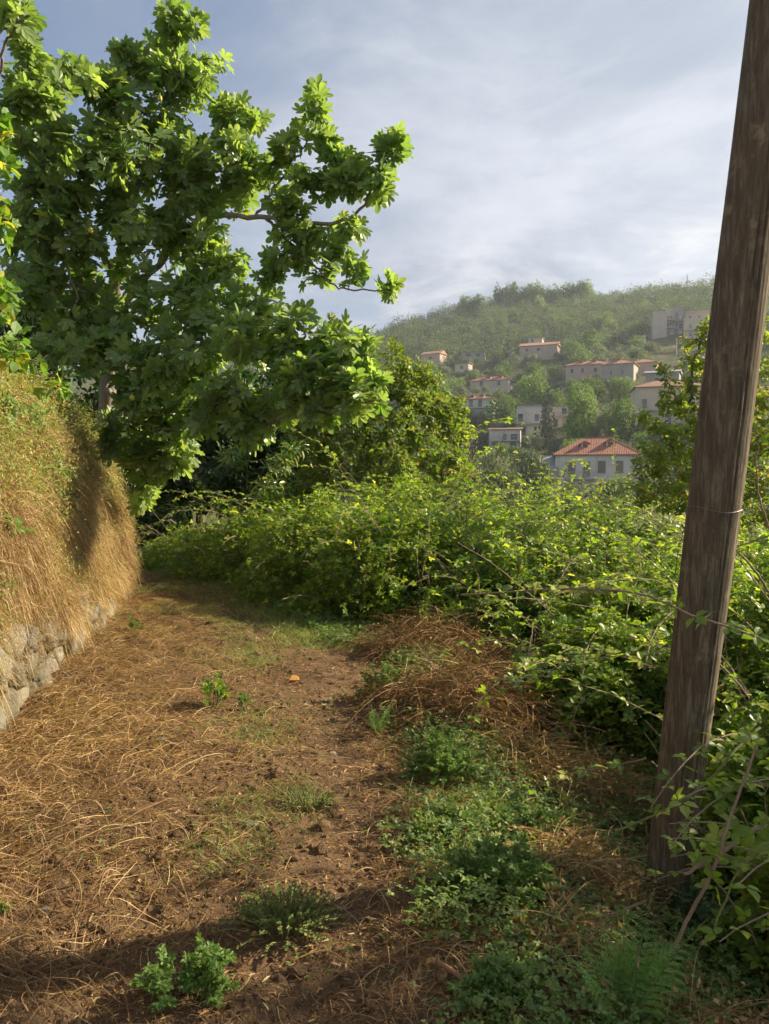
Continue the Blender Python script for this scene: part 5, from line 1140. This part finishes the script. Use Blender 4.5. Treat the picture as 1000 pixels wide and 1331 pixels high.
Pt, w_, ti, _ = hang(9000, 3.6, 11.2, .9, 3.0, .34, .0032, 506, 1.2, None, -.9); Pt = Pt + (np.linspace(0, 1, 7) ** 1.0)[None, :, None] * [0, 0, .22] * rng.uniform(0, 1.2, (len(Pt), 1, 1)); hg.strands(Pt, w_, ti)
o_ = hg.build('dry_grass', M['hay']); tag(o_, 'mat of dry tawny grass hanging over the bank', 'grass', None, 'stuff')
rg = LV()
for a in ((26000, 4.2, 9.6, .5, 2.1, .24, .0040, 511, .5, None, -.3), (12000, 8.5, 11, .5, 2.1, .3, .0045, 512, .45, None, -.1)):
    Pt, w_, ti, _ = hang(*a); rg.strands(Pt, w_, ti)
o_ = rg.build('withered_stems', M['bracken']); tag(o_, 'reddish brown withered stems woven through the bank', 'grass', None, 'stuff')
bh = LV(); r_ = np.random.default_rng(521)
def bankleaves(n, ylo, yhi, zlo, zhi, tpl, size, seed, thr, lift=.14, fr=1.5, zsoft=0.0):
    r_ = np.random.default_rng(seed); y = r_.uniform(ylo, yhi, n); z = r_.uniform(zlo, zhi, n); p, nrm = bank(s_of_y(y), v_of_z(z))
    k = nz(y, z, fr, seed * .07) + r_.normal(0, .25, n) + zsoft * sstep(zlo, zlo + .9, z) - zsoft > thr; p, nrm = p[k], nrm[k]; n = len(p)
    out = unit(nrm * [1, 1, .5]); pos = p + out * np.abs(r_.normal(0, lift, (n, 1))) + r_.normal(0, .02, (n, 3)) + np.array([0, 0, .06]) * r_.random((n, 1))
    d = unit(r_.normal(size=(n, 3)) + [0, 0, .3]); bh.put(tpl, pos, d, unit(out * .8 + [0, 0, .6] + r_.normal(size=(n, 3)) * .4), size * r_.uniform(.6, 1.3, n), r_.random((n, 3)))
bankleaves(90000, 3.6, 10.6, 1.0, 3.0, TS, .025, 531, -.45, .12, 2.0, 1.3); bankleaves(30000, 4.2, 9.5, .35, 1.8, TS, .022, 532, -.15, .08, 2.2); bankleaves(8000, 8.5, 11.4, .9, 2.6, TS, .028, 533, -.1, .12)
o_ = bh.build('bank_herbs', M['bankherb']); tag(o_, 'small leaved yellow green herbs growing over the bank', 'herbs', None, 'stuff')
def ivy(label, px, py, d, wpx, n, seed, size=.06, tpl=TGRAPE, matl='vine'):
    r_ = np.random.default_rng(seed); c0 = P(px, py, d); s0 = s_of_y(c0[1]); v0 = v_of_z(max(c0[2], .2)); p, nrm = bank(np.array([s0]), np.array([v0])); p = p[0] + nrm[0] * .05
    root = thing('trailing_vine', label, 'vine', p); lv = LV(); st = MB(); k = wpx / F * d
    for q in range(5):
        a = r_.uniform(0, 6.28); ss = s0 + np.linspace(0, 1, 10) * cos(a) * k * 9; vv = v0 + np.linspace(0, 1, 10) * sin(a) * k * 18; q_, n_ = bank(ss, vv); pts = q_ + n_ * .10; st.tube(pts, .003, 5, cap=False)
        m_ = n // 5; t = r_.random(m_) * 9; i_ = t.astype(int); pp = pts[i_] + (pts[i_ + 1] - pts[i_]) * (t - i_)[:, None] if True else None
        lv.put(tpl, pp + r_.normal(0, .03, (m_, 3)) + n_[0] * .05, unit(r_.normal(size=(m_, 3)) + [0, 0, -.4]), unit(n_[0] + [0, -.2, .5] + r_.normal(size=(m_, 3)) * .35), size * r_.uniform(.6, 1.2, m_), r_.random((m_, 3)) * [1, .8, 1])
    st.build('stems', M['greencane'], root, tuple(p)).location = (0, 0, 0); lv.build('leaves', M[matl], root, tuple(p)).location = (0, 0, 0)
ivy('lobed green vine leaves trailing mid height on the bank', 45, 668, 5.2, 34, 26, 541); ivy('small leafy vine low on the bank above the stones', 12, 740, 4.9, 26, 30, 542, .04); ivy('green vine sprig near the top of the bank', 20, 610, 5.0, 26, 22, 543, .055)
ivy('scattered vine leaves halfway up the far end of the bank', 130, 690, 8.0, 40, 26, 544, .05); ivy('lobed leaves at the grassy crest below the fig', 85, 520, 6.4, 30, 30, 545, .075)
ivy('thick green creeper draped over the bank under the fig', 60, 500, 6.0, 60, 150, 551, .055); ivy('green creeper patch hanging high on the bank nearest the viewer', 14, 540, 5.2, 44, 120, 552, .05); ivy('yellow green creeper spreading across the upper bank', 70, 590, 6.6, 50, 110, 553, .045, TROUND)
# ---- litter, grass and stones on the path
def scatter(n, p_hi=14.5, lo=1.7, wide=1.05):
    d = np.exp(rng.uniform(math.log(lo), math.log(p_hi), n)); cx = np.interp(d, PC[:, 1], PC[:, 0]); hw = np.interp(d, PC[:, 1], PC[:, 2]) * .72 * wide
    return cx + rng.uniform(-1, 1, n) * hw, d
def lying(n, L, w, seed, head=None, spread=3.2, lift=.02, lo=1.7, xy=None, hi=13.):
    global rng
    x, y = scatter(n, hi, lo) if xy is None else xy; n = len(x); th = rng.uniform(-pi, pi, n) if head is None else head + rng.normal(0, spread, n); K = 9; Ls = L * rng.uniform(.3, 1.5, n)
    t = np.linspace(-.5, .5, K)[None]; cur = rng.normal(0, .7, (n, 1)); cur2 = rng.normal(0, 1.3, (n, 1))
    ang = th[:, None] + cur * t + cur2 * (t ** 2) ; dx = np.cumsum(np.cos(ang), 1) * (Ls / K)[:, None]; dy = np.cumsum(np.sin(ang), 1) * (Ls / K)[:, None]
    X = x[:, None] + dx; Y = y[:, None] + dy; Zp = GZ(X, Y) + .004 + lift * rng.random((n, 1)) * (1 - (2 * t) ** 2) + .006 * rng.random((n, 1)) + .25 * lift * rng.random((n, 1)) * t
    Pt = np.stack([X, Y, Zp], -1); return Pt, w * rng.uniform(.5, 1.5, n), rng.random((n, 3))
sl = LV()
def masked(t3, f=1.3, seed=31, thr=0.0):
    Pt, w_, ti = t3; c_ = Pt[:, 4]; lane = np.exp(-((c_[:, 0] - np.interp(c_[:, 1], [2, 3.6, 5.5, 7.7, 9.6, 11.5], [-.25, -.15, -.45, -1.25, -2.15, -3.4])) / .22) ** 2)
    k = nz(c_[:, 0], c_[:, 1], f, seed) + .5 * nz(c_[:, 0], c_[:, 1], f * 4, seed + 1) + rng.normal(0, .3, len(Pt)) - lane * .9 > thr; return Pt[k], w_[k], ti[k]
for a in ((15000, .10, .0026, 0), (8000, .22, .0028, 0)):
    sl.strands(*masked(lying(*a)))
sl.strands(*masked(lying(2600, .32, .0030, 0, -.35, .8, .04), 1.0, 35)); sl.strands(*masked(lying(20000, .04, .0026, 0, lift=.012), 2.2, 37, -.35))
# thicker straw on the wall side of the path
yy = np.exp(rng.uniform(math.log(2.2), math.log(9.5), 9000)); fx = np.interp(yy, FT[:, 0 + 1], FT[:, 0]); xx = fx + np.abs(rng.normal(0, .65, 9000)) + .05
sl.strands(*lying(9000, .28, .0034, 0, -.5, .8, .06, xy=(xx, yy)))
xx = rng.uniform(-.1, 1.5, 6000); yy = rng.uniform(1.6, 6.5, 6000); sl.strands(*lying(6000, .16, .003, 0, None, 1, .04, xy=(xx, yy)))
x, y = scatter(14000, 10); n = len(x); sl.put(T_leaf(.10, .1, .02), np.stack([x, y, GZ(x, y) + .005 + .006 * rng.random(n)], -1), unit(rng.normal(size=(n, 3)) * [1, 1, .12]), unit(rng.normal(size=(n, 3)) * .3 + [0, 0, 1.]), rng.uniform(.012, .045, n), rng.random((n, 3)))
o_ = sl.build('straw', M['straw']); tag(o_, 'dry straw and cut stems littering the path', 'straw', None, 'stuff')
bs = LV(); bs.strands(*lying(9000, .12, .0034, 0, lift=.02)); xx = rng.uniform(-.1, 2.6, 8000); yy = rng.uniform(1.6, 9, 8000); bs.strands(*lying(8000, .22, .0036, 0, None, 1, .05, xy=(xx, yy)))
# crumpled dead leaf scraps
x, y = scatter(9000); n = len(x); bs.put(TS, np.stack([x, y, GZ(x, y) + .006], -1), unit(rng.normal(size=(n, 3)) * [1, 1, .2]), unit(rng.normal(size=(n, 3)) * .5 + [0, 0, 1.]), rng.uniform(.008, .026, n), rng.random((n, 3)))
o_ = bs.build('leaf_litter', M['bracken']); tag(o_, 'brown dead leaves and stem scraps on the soil', 'leaf litter', None, 'stuff')
cb = LV(); x, y = scatter(9000, 9); V0, F0 = ICO0
for sx in range(3):
    k = slice(sx * 3000, sx * 3000 + 3000); n = 3000; V0, F0 = rock(0, (1, .8, .6), sx * 7, .35); s_ = rng.gamma(1.6, .0042, n) + .003; pos = np.stack([x[k], y[k], GZ(x[k], y[k]) + s_ * .25], -1)
    cb.put((V0, F0), pos, unit(rng.normal(size=(n, 3)) * [1, 1, .3]), unit(rng.normal(size=(n, 3)) * .3 + [0, 0, 1.]), s_)
o_ = cb.build('soil_crumbs', M['soil']); tag(o_, 'crumbs of brown soil on the path', 'soil', None, 'stuff')
# pale stones one can point to
M['pebble'] = M['stone']
for k, (px, py, s_, lab) in enumerate(((327, 1074, .030, 'largest pale flat stone in the middle of the path'), (222, 1091, .016, 'small pale stone on the bare soil to the side of the largest'), (430, 1236, .018, 'white stone chip beside the dark feathery weed'), (172, 910 + 55, .022, 'pale stone on the straw near the wall'),
       (212, 963, .024, 'rounded pale stone on the sunlit straw'), (170, 1120, .012, 'tiny pale pebble on the bare soil'), (432, 980, .018, 'pale pebble on the trodden strip of the path'), (148, 1178, .014, 'greyish pebble in the shade on bare soil'), (467, 1152, .016, 'pale chip on the path beside the leafy weeds'),
       (60, 1182, .013, 'pale sliver of stone close to the single weed tuft'), (246, 1088, .012, 'tiny white pebble beside the small pale stone'))):
    p = at(px, py); V, Fc = rock(2, (s_ * 1.2, s_ * .8, s_ * .5), k * 3.1, .25); m = MB(); m.add(V + p + [0, 0, s_ * .2], [Fc], [.1, .5, 0]); tag(m.build('stone', M['pebble'], None, tuple(p), True), lab, 'stone')
M['deadleaf'] = leafmat('fallen_leaf', (.50, .26, .06), (.55, .32, .10), (.6, .42, .08), .8, .3, .6)
for k, (px, py, s_, lab) in enumerate(((376, 886, .10, 'curled orange leaf lying on the dark trodden soil'), (440, 1057, .035, 'small yellow leaf beside the feathery weed clump'), (48, 998, .035, 'small yellow leaf on the straw near the wall'), (326, 1220, .03, 'yellow leaf in the dark feathery weed'), (553, 1260, .05, 'pale green leaf lying near the brown stick'))):
    p = at(px, py); lv = LV(); lv.put(T_leaf(.42, .3, .15), p[None] + [0, 0, .012], np.array([[.9, .3, .1]]), np.array([[.1, -.3, 1.]]), s_, np.array([[.3 * k, .3, 0]])); tag(lv.build('fallen_leaf', M['deadleaf'], None, tuple(p)), lab, 'leaf')
p0 = at(568, 1257); p1 = at(618, 1308); m = MB(); m.tube(fit([p0 + [0, 0, .015], (p0 + p1) / 2 + [.01, 0, .03], p1 + [0, 0, .015]], 14), np.linspace(.011, .006, 14), 8); M['stick'] = m_bark('stick_bark', (.20, .10, .05), (.34, .19, .10), 20)
tag(m.build('stick', M['stick'], None, tuple(p0), True), 'brown broken stick lying by the weeds at the bottom', 'stick')
# ---- grass: verge under the brambles, sparse blades on the path
gl = LV()
def blades(x, y, L, w, seed=0, lean=.5):
    n = len(x); st = np.stack([x, y, GZ(x, y)], -1); a = rng.uniform(0, 2 * pi, n); d = unit(np.stack([np.cos(a) * lean, np.sin(a) * lean, np.ones(n)], -1)); K = 5; t = np.linspace(0, 1, K)[None, :, None]; Ls = (L * rng.uniform(.5, 1.4, n))[:, None, None]
    Pt = st[:, None] + d[:, None] * t * Ls + np.stack([np.cos(a), np.sin(a), -np.ones(n) * .6], -1)[:, None] * t ** 2 * Ls * .4
    gl.strands(Pt, w * rng.uniform(.6, 1.4, n), rng.random((n, 3)))
n = 8000; y = rng.uniform(6.6, 13.5, n); cx = np.interp(y, PC[:, 1], PC[:, 0]); hw = np.interp(y, PC[:, 1], PC[:, 2]) * .72; x = cx + hw * .78 + rng.normal(0, .26, n); blades(x, y, .085, .0055)
n = 5000; y = rng.uniform(8.3, 12.5, n); cx = np.interp(y, PC[:, 1], PC[:, 0]); x = cx + rng.normal(-.35, .5, n); k = nz(x, y, 1.6, 8) > 0; blades(x[k], y[k], .07, .005)
n = 5000; y = rng.uniform(3.5, 8.5, n); cx = np.interp(y, PC[:, 1], PC[:, 0]); x = cx + rng.normal(-.2, .8, n); k = nz(x, y, 1.9, 2) > .25; blades(x[k], y[k], .06, .0035)
n = 9000; x = .1 + np.abs(rng.normal(0, .8, n)); y = rng.uniform(1.9, 6.5, n); k = nz(x, y, 1.9, 5) + rng.normal(0, .2, n) > -.1; blades(x[k], y[k], .10, .0035)
n = 12000; y = rng.uniform(2.2, 10.5, n); ln = np.interp(y, [2, 3.6, 5.5, 7.7, 9.6, 11.5], [-.25, -.15, -.45, -1.25, -2.15, -3.4]); x = ln - .42 + rng.normal(0, .13, n) + .12 * nz(y, y, 1.7, 4); k = nz(x * .5, y, 2.2, 14) + rng.normal(0, .25, n) > .15; blades(x[k], y[k], .055, .0034)
# low leafy ground cover
def cover(x, y, tpl, size, hmax):
    n = len(x); gl.put(tpl, np.stack([x, y, GZ(x, y) + rng.random(n) * hmax], -1), unit(rng.normal(size=(n, 3)) * [1, 1, .4]), unit(rng.normal(size=(n, 3)) * .4 + [0, 0, 1.]), size * rng.uniform(.6, 1.3, n), rng.random((n, 3)) * [1, .8, 1])
n = 60000; x = rng.uniform(-.02, 2.4, n); y = rng.uniform(1.7, 7, n); k = (nz(x, y, 2.1, 12) + .6 * nz(x, y, 6, 3) + rng.normal(0, .25, n) > .70 - 1.35 * sstep(-.05, .55, x - .08 * nz(y, y, 3, 1))); cover(x[k], y[k], TTRI, .021, .13)
n = 12000; y = rng.uniform(6.8, 13.5, n); cx = np.interp(y, PC[:, 1], PC[:, 0]); hw = np.interp(y, PC[:, 1], PC[:, 2]) * .72; x = cx + hw * .95 + np.abs(rng.normal(0, .35, n)) - .1; cover(x, y, TTRI, .026, .10)
n = 4000; x, y = scatter(n, 12, 2.2); k = nz(x, y, 2.6, 21) > .35; cover(x[k], y[k], TTRI, .018, .03)
o_ = gl.build('ground_cover', M['grass']); tag(o_, 'green grass and creeping leaves along the path edges', 'grass', None, 'stuff')
# ================================================================== haze
m = MB(); m.box(-930, 930, -930, 930, -22, 215)
hb = NB('haze'); pv = hb.n('ShaderNodeVolumePrincipled'); pv.inputs['Color'].default_value = (.78, .86, 1.0, 1); pv.inputs['Density'].default_value = .00024; pv.inputs['Anisotropy'].default_value = .25
om = hb.n('ShaderNodeOutputMaterial'); hb.l(pv.outputs[0], om.inputs['Volume'])
o = m.build('haze', hb.m); tag(o, 'thin pale blue haze in the air over the valley', 'haze', None, 'stuff')
